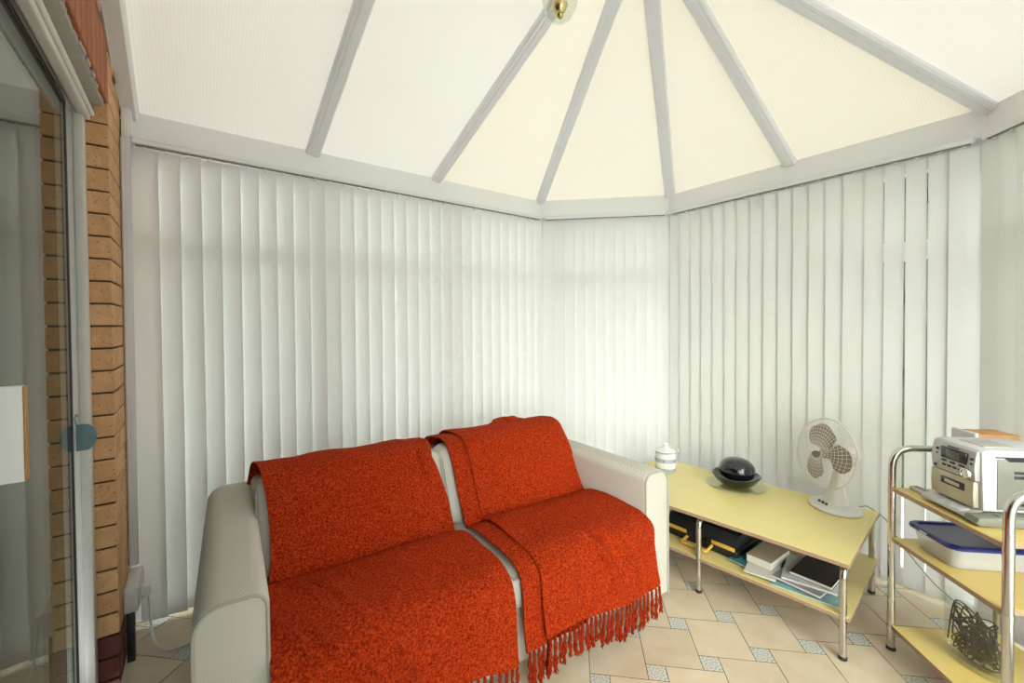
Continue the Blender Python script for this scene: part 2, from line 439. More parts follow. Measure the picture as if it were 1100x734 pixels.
# ---- house wall of bricks at x <= 0, opening for the sliding door
YJ, YK = -.29, -2.44       # the two jambs of the opening
ZL = 2.045                 # underside of the lintel
ZR = 2.80; ZE = 2.17       # ridge and eaves heights
def zroof(y): return ZE + (ZR-ZE)*(1-abs(y-YM)/abs(YM+.0)) if True else 0
pitchc = .078; z0c = .022-.078
hb = MB()
def brick(y0, y1, z0, z1, mi, x0=-.102, x1=0.0):
    y0c, y1c = max(y0, P5.y-.08), min(y1, .06)
    if y1c-y0c < .012: return
    zt = min(zroof(y0c), zroof(y1c))+.03
    if z0 > zt: return
    hb.box((x0, y0c, max(z0, 0)), (x1, y1c, min(z1, zt)), .003, mi, 1)
for k in range(0, 36):
    z0 = z0c + k*pitchc + .007; z1 = z0 + pitchc - .0065
    if z1 < .01: continue
    mi = 2 if z1 < .20 else 0
    off = 0 if k % 2 else .1125
    if z1 < ZL+.0:
        for side in (0, 1):
            lo, hi = (YJ, .06) if side == 0 else (P5.y-.08, YK)
            y = YJ if side == 0 else YK
            sgn = 1 if side == 0 else -1
            first = True; c = y
            while (c < hi if side == 0 else c > lo):
                L = (.1025 if (k % 2) else .215) if first else .215
                a, b = (c, c+L) if side == 0 else (c-L, c)
                brick(max(a, lo), min(b, hi), z0, z1, mi); c += sgn*(L+.009); first = False
    elif z0 < ZL+.23:
        for lo, hi, st, sg in ((YJ+.0, .06, YJ, 1), (P5.y-.08, YK, YK, -1)):
            c = st
            while (c < hi if sg == 1 else c > lo):
                L = .215 if c != st or k % 2 else .1025
                a, b = (c, c+L) if sg == 1 else (c-L, c)
                brick(max(a, lo), min(b, hi), z0, min(z1, 9), mi); c += sg*(L+.009)
    else:
        y = P5.y-.08+off
        brick(P5.y-.08, y-.009, z0, z1, 0)
        while y < .06:
            brick(y, y+.215, z0, z1, 0); y += .224
y = YJ-.067
while y > YK-.01:
    hb.box((-.102, y, ZL), (0, y+.066, ZL+.22), .003, 1, 1); y -= .0745
wall_house = struct(hb.build('wall_house', ['brick_buff', 'brick_red', 'brick_dark']), 'buff brick house wall with red soldier course over the door and dark red foot courses')
mb = MB()
# mortar core, slightly recessed behind the bricks
core = [(YJ+.006, 0), (.06, 0), (.06, ZE+.04), (YM, ZR+.02), (P5.y-.08, ZE+.04), (P5.y-.08, 0), (YK-.006, 0), (YK-.006, ZL+.006), (YJ+.006, ZL+.006)]
mb.prism(core, lambda p, t: (t, p[0], p[1]), -.30, -.0055)
o = mb.build('mortar', 'mortar', wall_house, smooth=False)
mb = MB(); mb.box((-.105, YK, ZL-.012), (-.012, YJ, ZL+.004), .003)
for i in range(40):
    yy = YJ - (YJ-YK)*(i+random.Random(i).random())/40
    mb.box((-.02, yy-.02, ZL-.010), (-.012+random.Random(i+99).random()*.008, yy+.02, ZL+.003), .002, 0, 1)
plabel(mb.build('lintel_soffit', 'soffit_paint', wall_house), 'rough painted underside of the lintel')

# ---- sliding door in the opening
door = struct(empty('door_1', (-.09, (YJ+YK)/2, 0)), 'white framed sliding glass door in the brick opening')
dl = (.09, -(YJ+YK)/2, 0)
def dpart(mb, name, mat, lab=None):
    o = mb.build(name, mat, door); o.location = dl
    if lab: plabel(o, lab)
    return o
mb = MB()
for x0, x1, y1 in ((-.124, -.100, -.022), (-.100, -.082, -.012), (-.082, -.058, -.018)):
    mb.box((x0, YJ+y1-.03, 0), (x1, YJ, ZL-.012), .002)
mb.box((-.072, YJ-.024, 0), (-.068, YJ-.016, 2.0), .001)
dpart(mb, 'jamb', 'aged_white')
mb = MB()
for x0, x1 in ((-.124, -.100), (-.100, -.082), (-.082, -.058)): mb.box((x0, YK, 0), (x1, YK+.05, ZL-.012), .002)
dpart(mb, 'jamb', 'aged_white')
mb = MB()
mb.box((-.13, YK, 1.975), (-.098, YJ, ZL-.012), .003)
mb.box((-.094, YK, 1.99), (-.080, YJ, ZL-.012), .002)
mb.box((-.074, YK, 1.975), (-.045, YJ-.002, ZL-.012), .006, seg=3)
mb.tube([(-.043, YK, 2.0), (-.043, YJ-.004, 2.0)], .009, 10)
dpart(mb, 'head_track', 'aged_white')
mb = MB(); mb.box((-.13, YK, -.002), (-.045, YJ, .022), .003); mb.box((-.096, YK, .02), (-.092, YJ, .034), .001)
dpart(mb, 'sill_track', 'aged_white')
YP = -.445
mb = MB(); mb.box((-.089, -1.42, .045), (-.083, YP, 1.968)); dpart(mb, 'glass_pane', 'door_glass')
mb = MB()
mb.box((-.093, YP-.004, .036), (-.081, YP+.012, 1.976), .002)
mb.box((-.093, -1.42, 1.962), (-.081, YP, 1.978), .002); mb.box((-.093, -1.42, .036), (-.081, YP, .05), .002)
dpart(mb, 'gasket', 'gasket')
mb = MB(); mb.box((-.120, YK+.04, .04), (-.112, -1.36, 1.97)); dpart(mb, 'glass_pane', 'door_glass')
mb = MB(); mb.box((-.126, -1.44, .03), (-.078, -1.40, 1.985), .004); dpart(mb, 'stile', 'aged_white')
# blue grey catch
mb = MB()
out = []
for k in range(15):
    a = -pi/2 + pi*k/14
    out.append((.026*cos(a)+.004, .042*sin(a)*(1 if a > 0 else 1)))
out += [(-.018, .042), (-.018, -.042)]
mb.prism(out, lambda p, t: (-.070+p[0], t, .905+p[1]), YJ-.070, YJ-.048, .004)
mb.tube([(-.088, YJ-.06, .945), (-.092, YJ-.06, .97), (-.088, YJ-.06, .985), (-.084, YJ-.06, .975)], .0018, 6)
dpart(mb, 'latch', 'latch_blue', 'blue grey rounded catch on the jamb')

# ---- dark room beyond the door
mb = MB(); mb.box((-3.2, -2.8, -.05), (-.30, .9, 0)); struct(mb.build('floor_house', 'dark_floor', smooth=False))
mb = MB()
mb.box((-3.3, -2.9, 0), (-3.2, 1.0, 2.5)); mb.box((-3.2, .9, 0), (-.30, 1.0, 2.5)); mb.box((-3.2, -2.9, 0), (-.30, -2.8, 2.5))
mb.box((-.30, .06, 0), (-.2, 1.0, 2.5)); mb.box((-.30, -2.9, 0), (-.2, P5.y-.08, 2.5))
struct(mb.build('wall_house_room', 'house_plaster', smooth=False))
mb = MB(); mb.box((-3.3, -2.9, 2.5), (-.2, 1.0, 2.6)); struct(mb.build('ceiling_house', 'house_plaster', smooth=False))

# ---- eaves beam, roof
inn = offset_poly(.030); mid = offset_poly(.075); far = offset_poly(.16)
eb = MB()
def ring(mb, prof, mi=0):   # prof: list of (offset, z) closed, swept around the five glazed sides
    rows = [offset_poly(d) for d, z in prof]
    n = len(prof); vs = []
    for i in range(6):
        for k in range(n): vs.append((rows[k][i].x, rows[k][i].y, prof[k][1]))
    fs = []
    for i in range(5):
        for k in range(n): fs.append([i*n+k, i*n+(k+1) % n, (i+1)*n+(k+1) % n, (i+1)*n+k])
    fs.append(list(range(n))); fs.append([5*n+k for k in range(n)][::-1])
    mb.add(vs, fs, mi)
ring(eb, [(.034, 2.046), (.040, 2.052), (.064, 2.172), (.072, 2.180), (.16, 2.180), (.16, 2.046)])
struct(eb.build('trim_1', 'eaves_white', ang=20), 'white eaves beam above the blinds')
# wall junction cap of the eaves beam, by the brick
mb = MB(); mb.box((.004, -.004, 2.036), (.030, .07, 2.190), .003); mb.box((.028, .0, 2.050), (.036, .07, 2.165), .002)
mb.box((.004, P5.y-.07, 2.036), (.030, P5.y+.004, 2.190), .003)
struct(mb.build('trim_2', 'white_upvc'), 'small white end caps of the eaves beam')

ZF = 2.170
feet = offset_poly(.067); footO = offset_poly(.20)
HUB = Vector((1.60, YM, ZR))
slope = (ZR-ZF)/(abs(YM)+.072)
def ft(x, side): return Vector((x, feet[0].y if side == 0 else feet[5].y, ZF))
F1, F2, F3, F4 = [Vector((feet[i].x, feet[i].y, ZF)) for i in (1, 2, 3, 4)]
FM = (F2+F3)/2
panels = [
    (ft(0, 0), ft(.735, 0), Vector((.79, YM, ZR)), Vector((0, YM, ZR)), 0),
    (ft(.735, 0), ft(1.44, 0), Vector((1.50, YM, ZR)), Vector((.79, YM, ZR)), 0),
    (ft(1.44, 0), F1, HUB, Vector((1.50, YM, ZR)), 1),
    (F1, F2, HUB, None, 1), (F2, FM, HUB, None, 1), (FM, F3, HUB, None, 1), (F3, F4, HUB, None, 0),
    (F4, ft(1.44, 1), Vector((1.50, YM, ZR)), HUB, 0),
    (ft(1.44, 1), ft(.735, 1), Vector((.79, YM, ZR)), Vector((1.50, YM, ZR)), 0),
    (ft(.735, 1), ft(0, 1), Vector((0, YM, ZR)), Vector((.79, YM, ZR)), 0)]
cm = MB()
for a, b, c, d, mi in panels:
    pts = [a, b, c] + ([d] if d is not None else [])
    eu = (b-a).normalized(); nn = (b-a).cross(c-a).normalized(); ev = nn.cross(eu)
    # run the sheet past the eaves so nothing shows under its edge
    down = -ev*.02 if ev.z > 0 else ev*.02
    pts[0] = pts[0]+down; pts[1] = pts[1]+down
    uv = [[((p-a).dot(eu), (p-a).dot(ev)) for p in pts]]
    cm.add([p+Vector((0, 0, .004)) for p in pts], [list(range(len(pts)))], mi, uv)
ceiling = cm.bm
me = bpy.data.meshes.new('ceiling'); ceiling.to_mesh(me); ceiling.free()
ceil = bpy.data.objects.new('ceiling', me); COL.objects.link(ceil)
me.materials.append(MATS['roof_sheet']); me.materials.append(MATS['roof_sheet_cream'])
struct(ceil, 'ribbed translucent cream polycarbonate roof')
def bar(a, b, w, h, name, lab=None, up_=.02):
    a, b = Vector(a), Vector(b); d = (b-a).normalized(); sd = d.cross(Vector((0, 0, 1))).normalized(); nn = sd.cross(d)
    m = MB()
    prof = [(-w/2, up_), (-w/2, -h*.6), (-w/2+.008, -h), (w/2-.008, -h), (w/2, -h*.6), (w/2, up_)]
    m.prism(prof, lambda p, t: (a if t == 0 else b)+sd*p[0]+nn*p[1], 0, 1)
    m.prism([(-.011, -h-.003), (.011, -h-.003), (.011, -h+.002), (-.011, -h+.002)], lambda p, t: (a if t == 0 else b)+sd*p[0]+nn*p[1], 0, 1)
    o = m.build(name, 'rafter_white', ceil)
    return o
tops = {.735: .79, 1.44: 1.50}
for side in (0, 1):
    for x in (.735, 1.44): bar(ft(x, side), (tops[x], YM, ZR), .068, .022, 'rafter')
for f in (F1, F2, FM, F3, F4): bar(f, HUB, .068, .022, 'rafter')
m = MB()
for side in (0, 1):
    y0 = feet[0].y if side == 0 else feet[5].y
    m.prism([(0, .02), (0, -.045), (.045, -.045), (.055, -.02), (.055, .02)], lambda p, t: (p[0]+.002, (y0 if t == 0 else YM), (ZF if t == 0 else ZR)+p[1]), 0, 1)
m.build('wall_rafter', 'white_upvc', ceil)
m = MB(); m.box((.0, YM-.045, ZR-.05), (1.60, YM+.045, ZR+.03), .006); m.build('ridge_beam', 'rafter_white', ceil)
m = MB(); m.lathe([(.02, -.075), (.085, -.06), (.10, -.045), (.10, .03)], (HUB.x, HUB.y, HUB.z)); m.build('hub', 'rafter_white', ceil)

# ---- windows behind the blinds
def side_frame(i):
    a, b = POLY[i], POLY[i+1]; t = (b-a).normalized(); nrm = Vector((-t.y, t.x)); L = (b-a).length
    def fn(s, d, z): p = a+t*s+nrm*d; return Vector((p.x, p.y, z))
    return fn, L, t, nrm
def sbox(mb, fn, s0, s1, d0, d1, z0, z1, bev=.003):
    b = bmesh.new(); bmesh.ops.create_cube(b, size=1)
    for v in b.verts:
        v.co = fn(s0+(s1-s0)*(v.co.x+.5), d0+(d1-d0)*(v.co.y+.5), z0+(z1-z0)*(v.co.z+.5))
    if bev: bmesh.ops.bevel(b, geom=b.edges[:], offset=bev, segments=1, profile=.5, affect='EDGES')
    bmesh.ops.recalc_face_normals(b, faces=b.faces[:]); mb.merge(b)
SLIDES = ['left', 'back_left', 'back', 'back_right', 'right']
for i in range(5):
    fn, L, t, nrm = side_frame(i)
    nb = {0: 3, 1: 1, 2: 2, 3: 1, 4: 3}[i]
    D0, D1 = .085, .145
    fr = MB()
    sbox(fr, fn, -.02, L+.02, D0, D1, 0, .085); sbox(fr, fn, -.02, L+.02, D0, D1, 1.97, 2.05)
    sbox(fr, fn, -.02, L+.02, D0, D1, 1.565, 1.65)
    for k in range(nb+1):
        s = L*k/nb; sbox(fr, fn, s-.04, s+.04, D0-.004, D1, 0, 2.05)
    w = fr.build('window_%d' % (i+1), 'white_upvc'); struct(w, 'white window frames behind the %s blind' % SLIDES[i].replace('_', ' '))
    gl = MB()
    for k in range(nb):
        for z0, z1 in ((.085, 1.565), (1.65, 1.97)):
            sbox(gl, fn, L*k/nb+.04, L*(k+1)/nb-.04, D0+.02, D0+.026, z0, z1, 0)
    gl.build('pane', 'pane_glass', w, smooth=False)

# ---- vertical blinds
VW, VP, VT, VB = .089, .074, 2.012, .020
BL = [('vertical_blind', 'long closed vertical blind of off-white vanes behind the sofa'),
      ('vertical_blind', 'narrow closed vertical blind on the angled side, left behind the jar'),
      ('vertical_blind', 'vertical blind of off-white vanes with thin dark gaps behind the fan'),
      ('vertical_blind', 'vertical blind with closed vanes at the far right, behind the stereo'),
      ('vertical_blind', 'vertical blind on the side wall behind the camera')]
def vane_mesh(fn, s, rot, zb, seed, vw):
    rnd = random.Random(seed)
    m = MB(); w = vw/2; n = 6; th = .0006
    rows = []
    zs = [zb, zb+.006, zb+.040, zb+.043, zb+.5, 1.0, 1.5, VT-.03, VT]
    sway = rnd.uniform(-.004, .004); tw = rnd.uniform(-.03, .03)
    for z in zs:
        k = (VT-z)/VT; r = rot + tw*k
        fat = .0028 if zb+.003 < z < zb+.042 else th
        row = []
        for sgn in (1, -1):
            for j in range(n+1):
                a = -w + 2*w*j/n; a *= 1 if sgn == 1 else -1
                c = .0012*(1-(a/w)**2)
                ds = a*cos(r) - (c+sgn*fat)*sin(r) + sway*k; dd = a*sin(r) + (c+sgn*fat)*cos(r)
                row.append(fn(s+ds, .028+dd, z))
        rows.append(row)
    nn = len(rows[0]); vs = [v for r in rows for v in r]; fs = []
    for i in range(len(rows)-1):
        for k in range(nn): fs.append([i*nn+k, i*nn+(k+1) % nn, (i+1)*nn+(k+1) % nn, (i+1)*nn+k])
    fs.append(list(range(nn))[::-1]); fs.append([(len(rows)-1)*nn+k for k in range(nn)])
    m.add(vs, fs)
    return m
for i in range(5):
    fn, L, t, nrm = side_frame(i)
    c = fn(L/2, .03, 0); root = empty(BL[i][0], c); tag(root, BL[i][1], 'blind')
    off = -c
    e0 = .0
    # head rail, and under it a dark strip coloured as the channel's shadow
    m = MB(); s0 = .034 if i == 0 else .012; s1 = L-.012
    sbox(m, fn, s0, s1, .004, .034, HR, HR+.022, .003); sbox(m, fn, s0, s1, .030, .040, HR+.012, HR+.03, .002)
    o = m.build('head_rail', 'white_upvc', root); o.location = off
    m = MB(); sbox(m, fn, s0+.01, s1-.01, .010, .027, HR-.004, HR+.001, 0); o = m.build('channel_shadow', 'stereo_side', root); o.location = off
    b0 = .036 if i == 0 else .006
    nv = int(round((L-.004-b0)/VP)); step = (L-.004-b0)/nv
    chain = []
    for k in range(nv):
        s = b0 + (k+.5)*step; vw = VW
        if i == 0: rot = radians(12)
        elif i == 1: rot = radians(9)
        elif i == 2:
            y = P2.y - s
            rot = radians(-9)
            if -2.0 < y < -1.66: vw = step-.0045-.0005*(y < -1.8); rot = radians(-7)
        elif i == 3: rot = radians(-14)
        else: rot = radians(-60)
        m = vane_mesh(fn, s, -rot, VB, i*100+k, vw)
        o = m.build('vane', 'blind_fabric', root, ang=50); o.location = off
        m = MB(); sbox(m, fn, s-.006, s+.006, .020, .032, VT-.002, HR+.002, .001); m.build('hanger_clip', 'white_upvc', o)
        chain.append(fn(s, .028, VB+.012))
    pts = []
    for a, b in zip(chain[:-1], chain[1:]):
        for q in range(8):
            f = q/8; p = a.lerp(b, f); pts.append(p - Vector((nrm.x, nrm.y, 0))*.022 + Vector((0, 0, -.012*4*f*(1-f)+.018)))
    if len(pts) > 2:
        m = MB(); m.tube(pts, .0012, 5); o = m.build('bottom_chain', 'white_upvc', root); o.location = off

# ---- outdoors
mb = MB(); mb.box((-.1, -9, -.25), (12, 8, -.10)); 
gnd = mb.build('ground', 'paving', smooth=False); gnd['kind'] = 'structure'; gnd['label'] = 'grey paving outside'
random.seed(4)
mb = MB()
for (x, y, s) in [(5.0+random.uniform(-.15, .15), -2.5+.32*k, random.uniform(.45, .6)) for k in range(6)]:
    for z in (.35, 1.0, 1.6, 2.2):
        for q in range(9):
            c = Vector((x+random.uniform(-.3, .3), y+random.uniform(-.3, .3), z+random.uniform(-.35, .35)))
            b = bmesh.new(); bmesh.ops.create_icosphere(b, subdivisions=2, radius=.30)
            for v in b.verts: v.co = c + v.co*(1+.35*noise.noise(v.co*9+c))
            mb.merge(b)
hd = mb.build('hedge', 'hedge_leaf'); hd['kind'] = 'stuff'; tag(hd, 'dark green hedge outside, glimpsed through the gaps in the blind', 'hedge')

# ---------------------------------------------------------------- sofa
RS = radians(-3.3)
SO = Vector((.207, -1.103, 0))
sofa = tag(empty('sofa', SO, RS), 'off-white woven fabric two-seat sofa with rounded arms under orange throws', 'sofa')
SW, SD, AW, AH = 1.757, .93, .163, .607
def round_profile(w, h, r, z0=.03, n=8):
    pts = [(0, z0), (0, h-r)]
    for k in range(1, n+1):
        a = pi - (pi/2)*k/n; pts.append((r+r*cos(a), h-r+r*sin(a)))
    r2 = r*.62
    pts.append((w-r2, h))
    for k in range(1, n+1):
        a = pi/2 - (pi/2)*k/n; pts.append((w-r2+r2*cos(a), h-r2+r2*sin(a)))
    pts.append((w, z0)); return pts
def arm(x0, mirror):
    pts = round_profile(AW, AH, .062)
    if mirror: pts = [(AW-a, b) for a, b in pts][::-1]
    m = MB()
    segs = 8
    m.prism(pts, lambda p, t: (x0+p[0], t, p[1]), .006, SD, .012, seg=3)
    a = m.build('arm', 'sofa_fabric', sofa, ang=50)
    m = MB(); ins = .010
    path = []
    for (px_, pz_) in pts:
        cx, cz = AW/2, .30
        path.append((x0+px_+(ins*.5 if px_ < cx else -ins*.5), .004, pz_-(ins*.5 if pz_ > .4 else 0)))
    m.tube(path, .0042, 8)
    m.build('piping', 'sofa_piping', a)
    return a
arm(0, False); arm(SW-AW, True)
m = MB(); m.box((AW-.01, .045, .03), (SW-AW+.01, SD-.05, .262), .012, seg=3); m.build('base', 'sofa_fabric', sofa)
m = MB(); m.box((AW-.012, SD-.21, .04), (SW-AW+.012, SD-.005, .640), .035, seg=4); m.build('back_frame', 'sofa_fabric', sofa, ang=50)
m = MB()
for x in (.08, SW-.08):
    for y in (.08, SD-.08): m.lathe([(.018, 0), (.022, .04)], (x, y, 0), 12)
def rcush(mb, lo, hi, r, puff, seed, n=14, xf=None):
    """soft box: rounded edges, bulging faces"""
    c = [(lo[i]+hi[i])/2 for i in range(3)]; h = [(hi[i]-lo[i])/2 for i in range(3)]
    b = bmesh.new(); bmesh.ops.create_cube(b, size=2); bmesh.ops.subdivide_edges(b, edges=b.edges[:], cuts=n, use_grid_fill=True)
    for v in b.verts:
        u = Vector(v.co)
        p = Vector([u[i]*h[i] for i in range(3)])
        inn_ = Vector([max(-(h[i]-r), min(h[i]-r, p[i])) for i in range(3)])
        d = p-inn_
        if d.length > 1e-9:
            m_ = max(abs(d[i]) for i in range(3)); d = d.normalized()*r*min(1, m_/r if m_ < r else 1)
        p = inn_+d
        for i in range(3):
            o = [j for j in range(3) if j != i]
            if abs(u[i]) > .5:
                p[i] += math.copysign(puff[i]*(1-u[o[0]]**2)*(1-u[o[1]]**2), u[i])
        nz = noise.noise(Vector((p.x*6+seed, p.y*6, p.z*6)))*.006
        p += u.normalized()*nz
        q = Vector(c)+p
        v.co = xf(q) if xf else q
    mb.merge(b)
xm = 1.757/2+.008
seatsp = ((AW+.004, xm-.004), (xm+.004, SW-AW-.004))
for k, (a, b) in enumerate(seatsp):
    m = MB(); rcush(m, (a, -.005, .262), (b, .60, .390), .035, (0, .01, .014), k*7)
    s_ = m.build('seat_cushion', 'sofa_fabric', sofa, ang=60)
    m = MB()
    for z in (.285, .378): m.tube([(a+.012, .10, z), (a+.012, .0, z), (a+.03, -.006, z), (b-.03, -.006, z), (b-.012, .0, z), (b-.012, .10, z)], .003, 6)
    m.build('piping', 'sofa_piping', s_)
def lean(q):   # back cushions lean backwards
    k = q.z-.40; return Vector((q.x, q.y+k*.42, q.z))
for k, (a, b) in enumerate(seatsp):
    m = MB(); rcush(m, (a-.012, .462, .380), (b+(.012 if k == 0 else .004), .60, .692), .045, (0, .010, .006), 20+k*5, xf=lean)
    s_ = m.build('back_cushion', 'sofa_fabric', sofa, ang=60)
    m = MB()
    for xx in (a-.010, b+.008): 
        m.tube([lean(Vector((xx, .467, z))) for z in [.42+.024*j for j in range(11)]], .003, 6)
    m.build('piping', 'sofa_piping', s_)

# ---- throws
def profile_path(hang, d=0.0, backdrop=.60, y_front=-.030):
    """(depth, height) path of the cloth: from behind the backrest, over it, down, over the seat, down the front"""
    o = d
    return [(.875+o, backdrop), (.875+o, .63), (.855+o, .680), (.80, .702+o), (.72, .714+o), (.655, .718+o), (.600-o*.5, .704+o), (.565-o, .672), (.522-o, .61), (.474-o, .52), (.432-o, .450), (.402-o*.5, .412),
            (.392, .402+o), (.370, .410+o), (.33, .422+o), (.25, .430+o), (.18, .430+o), (.08, .428+o), (.02, .420+o), (-.016-o, .398+o*.5), (y_front-o, .360), (y_front-.006-o, .30), (y_front-.012-o, hang+.05), (y_front-.018-o, hang)]
def throw_mesh(m, x0, x1, hang, d, seed, nx=90, dents=(), xshift=None, th=.007, crumple=.008, hangvar=None, mi=0):
    base = smooth_path([(0, y, z) for y, z in profile_path(hang(0) if callable(hang) else hang, d)], 7)
    ns = len(base); G = []
    for i in range(nx+1):
        u = i/nx
        hz = hang(u) if callable(hang) else hang
        path = smooth_path([(0, y, z) for y, z in profile_path(hz, d)], 7)
        col = []
        for j, p in enumerate(path):
            v = j/(ns-1)
            xx = x0+(x1-x0)*u
            if xshift: xx += xshift(u, v)
            tn = (path[min(j+1, ns-1)]-path[max(j-1, 0)]); nrm = Vector((0, tn.z, -tn.y)).normalized()
            if nrm.y > 0 and j > ns*.3 and abs(nrm.z) < .5: nrm = -nrm
            if nrm.z < 0 and abs(nrm.z) > .5: nrm = -nrm
            if j < ns*.15 and nrm.y < 0: nrm = -nrm
            w1 = noise.noise(Vector((xx*5+seed, v*9, seed*.7))); w2 = noise.noise(Vector((xx*17+seed, v*22, 3.1+seed)))
            fold = 0
            if v > .8: fold = max(0, noise.noise(Vector((xx*11+seed, 4.2, seed))))*(v-.8)*.09
            amp = crumple*(w1+.35) + .0028*w2 + fold + .0012*noise.noise(Vector((xx*70, p.y*70, p.z*70+seed)))
            if .50 < v < .60: amp *= .3
            for (du, dv, su, sv, dep) in dents:
                amp -= dep*math.exp(-((u-du-(v-dv)*1.1)/su)**2-((v-dv)/sv)**2)
            col.append(Vector((xx, p.y, p.z)) + nrm*max(-.0035, amp+.004))
        G.append(col)
    vs = []; fs = []
    def nrmat(i, j):
        a = G[min(i+1, nx)][j]-G[max(i-1, 0)][j]; b = G[i][min(j+1, ns-1)]-G[i][max(j-1, 0)]
        return a.cross(b).normalized()
    for i in range(nx+1):
        for j in range(ns): vs.append(G[i][j])
    for i in range(nx+1):
        for j in range(ns): vs.append(G[i][j]-nrmat(i, j)*(-th))
    o = (nx+1)*ns; I = lambda i, j: i*ns+j
    for i in range(nx):
        for j in range(ns-1):
            fs.append([I(i, j), I(i+1, j), I(i+1, j+1), I(i, j+1)])
            fs.append([o+I(i, j), o+I(i, j+1), o+I(i+1, j+1), o+I(i+1, j)])
        fs.append([I(i, 0), o+I(i, 0), o+I(i+1, 0), I(i+1, 0)]); fs.append([I(i, ns-1), I(i+1, ns-1), o+I(i+1, ns-1), o+I(i, ns-1)])
    for j in range(ns-1):
        fs.append([I(0, j), I(0, j+1), o+I(0, j+1), o+I(0, j)]); fs.append([I(nx, j), o+I(nx, j), o+I(nx, j+1), I(nx, j+1)])
    m.add(vs, fs, mi)
    return [G[i][ns-1] for i in range(nx+1)]
def tassels(root, edge, n, length, seed):
    rnd = random.Random(seed)
    for k in range(n):
        u = (k+.5)/n; f = u*(len(edge)-1); i = min(int(f), len(edge)-2); p = edge[i].lerp(edge[i+1], f-i)
        L = length*rnd.uniform(.82, 1.15); lx = rnd.uniform(-.016, .016)
        m = MB()
        b = bmesh.new(); bmesh.ops.create_icosphere(b, subdivisions=1, radius=.0058)
        for v in b.verts: v.co = v.co*1.0+p+Vector((0, -.001, -.004))
        m.merge(b)
        for q in range(6):
            a0 = rnd.uniform(0, 6.28); tw = rnd.uniform(3, 6); sx, sy = rnd.uniform(-.007, .007), rnd.uniform(-.004, .004)
            pts = []
            for s in range(11):
                t = s/10; r = .0028+.0018*t
                zz = max(.006, p.z-.004-L*t)
                pts.append(Vector((p.x+lx*t*t+sx*t*1.3+r*cos(a0+tw*t*3), min(p.y+.004, p.y+sy*t-.002+r*.8*sin(a0+tw*t*3)), zz)))
            m.tube(pts, [.0034]*9+[.0026, .0016], 5)
        m.build('tassel', 'fringe_yarn', root, ang=80)
def shiftL(u, v): return (-.022*min(1, max(0, v-.38)*6))*(1-u)**2 + (-.055)*(1-u)*max(0, 1-v*2.4) + (0.010*sin(v*5))*(1 if u < .5 else 1) + (.045*(v-.35) if v > .35 else 0)*u + (-.03*max(0, .1-abs(v-.30))*10 if u > .9 else 0)
rz = RS
thL = tag(empty('sofa_throw', SO, RS), 'orange boucle throw over the left half of the sofa, beside the near arm', 'throw', None)
m = MB(); edge = throw_mesh(m, .190, .853, lambda u: .155+.02*sin(u*4), .004, 1.3, xshift=shiftL, crumple=.014, dents=((.14, .66, .026, .06, -.026), (.24, .69, .026, .06, -.028), (.34, .64, .024, .05, -.020), (.07, .76, .022, .06, -.022), (.17, .79, .022, .06, -.020), (.70, .45, .05, .03, .008), (.50, .93, .03, .10, -.010), (.80, .92, .03, .10, -.010)))
m.build('cloth', 'throw_orange', thL, ang=70)
tassels(thL, edge, 30, .115, 11)
def shiftR(u, v): return .012*sin(v*4+1)+ (.035*(v-.5) if v > .5 else 0)*(1-u)*-.0 + (.03*(v-.6) if v > .6 else 0)*(u-.0) - .02*u*max(0, (.35-v))
thR = tag(empty('sofa_throw', SO, RS), 'orange boucle throw with a folded edge over the right half of the sofa', 'throw', None)
m = MB(); edge0 = throw_mesh(m, .915, 1.20, .150, .003, 5.1, nx=20, xshift=lambda u, v: .012*sin(v*4+1)+.02*(v-.5), crumple=.003)
plabel(m.build('folded_edge', 'throw_orange', thR, ang=70), 'folded-under strip along the left side')
m = MB(); edge1 = throw_mesh(m, .995, 1.592, lambda u: .168+.018*sin(u*5+1), .014, 8.6, nx=90, xshift=shiftR, crumple=.012, dents=((.50, .86, .032, .10, -.026), (.68, .88, .03, .10, -.024), (.40, .37, .06, .03, .007), (.25, .93, .02, .08, -.010), (.85, .92, .02, .08, -.010), (.30, .30, .05, .03, -.008)))
m.build('cloth', 'throw_orange', thR, ang=70)
tassels(thR, edge0[:8], 5, .115, 21); tassels(thR, edge1, 27, .115, 22)
# tuft of bunched cloth at the top right rear
m = MB(); b = bmesh.new(); bmesh.ops.create_icosphere(b, subdivisions=4, radius=1)
for v in b.verts:
    v.co = Vector((v.co.x*.120*(1-.35*v.co.z), v.co.y*.085, v.co.z*.034))*(1+.2*noise.noise(v.co*2.2)) + Vector((1.37, .755, .722))
m.merge(b); m.build('bunched_fold', 'throw_orange', thR, ang=80)

# ---------------------------------------------------------------- low table
TA = radians(5); TO = Vector((2.145, -1.825, 0))
def T(p, q, z=0): # p along the length, q depth
    return TO + Vector((-sin(TA), cos(TA), 0))*p + Vector((cos(TA), sin(TA), 0))*q + Vector((0, 0, z))
TL, TD, TH = 1.12, .655, .375
table = tag(empty('coffee_table', TO, TA), 'long low pale yellow laminate table with chrome legs and an undershelf', 'table')
def slab(name, lo, hi, mat_top, mat_edge, parent, lab=None):
    m = MB(); m.box(lo, hi, .0015, 1, 1)
    m.box((lo[0]+.0012, lo[1]+.0012, hi[2]-.0004), (hi[0]-.0012, hi[1]-.0012, hi[2]+.0006), 0, 0)
    o = m.build(name, [mat_top, mat_edge], parent); 
    if lab: plabel(o, lab)
    return o
slab('tabletop', (0, 0, TH-.016), (TD, TL, TH), 'laminate', 'ply_edge', table)
slab('undershelf', (.012, .0, .152), (TD-.03, TL, .167), 'laminate', 'ply_edge', table)
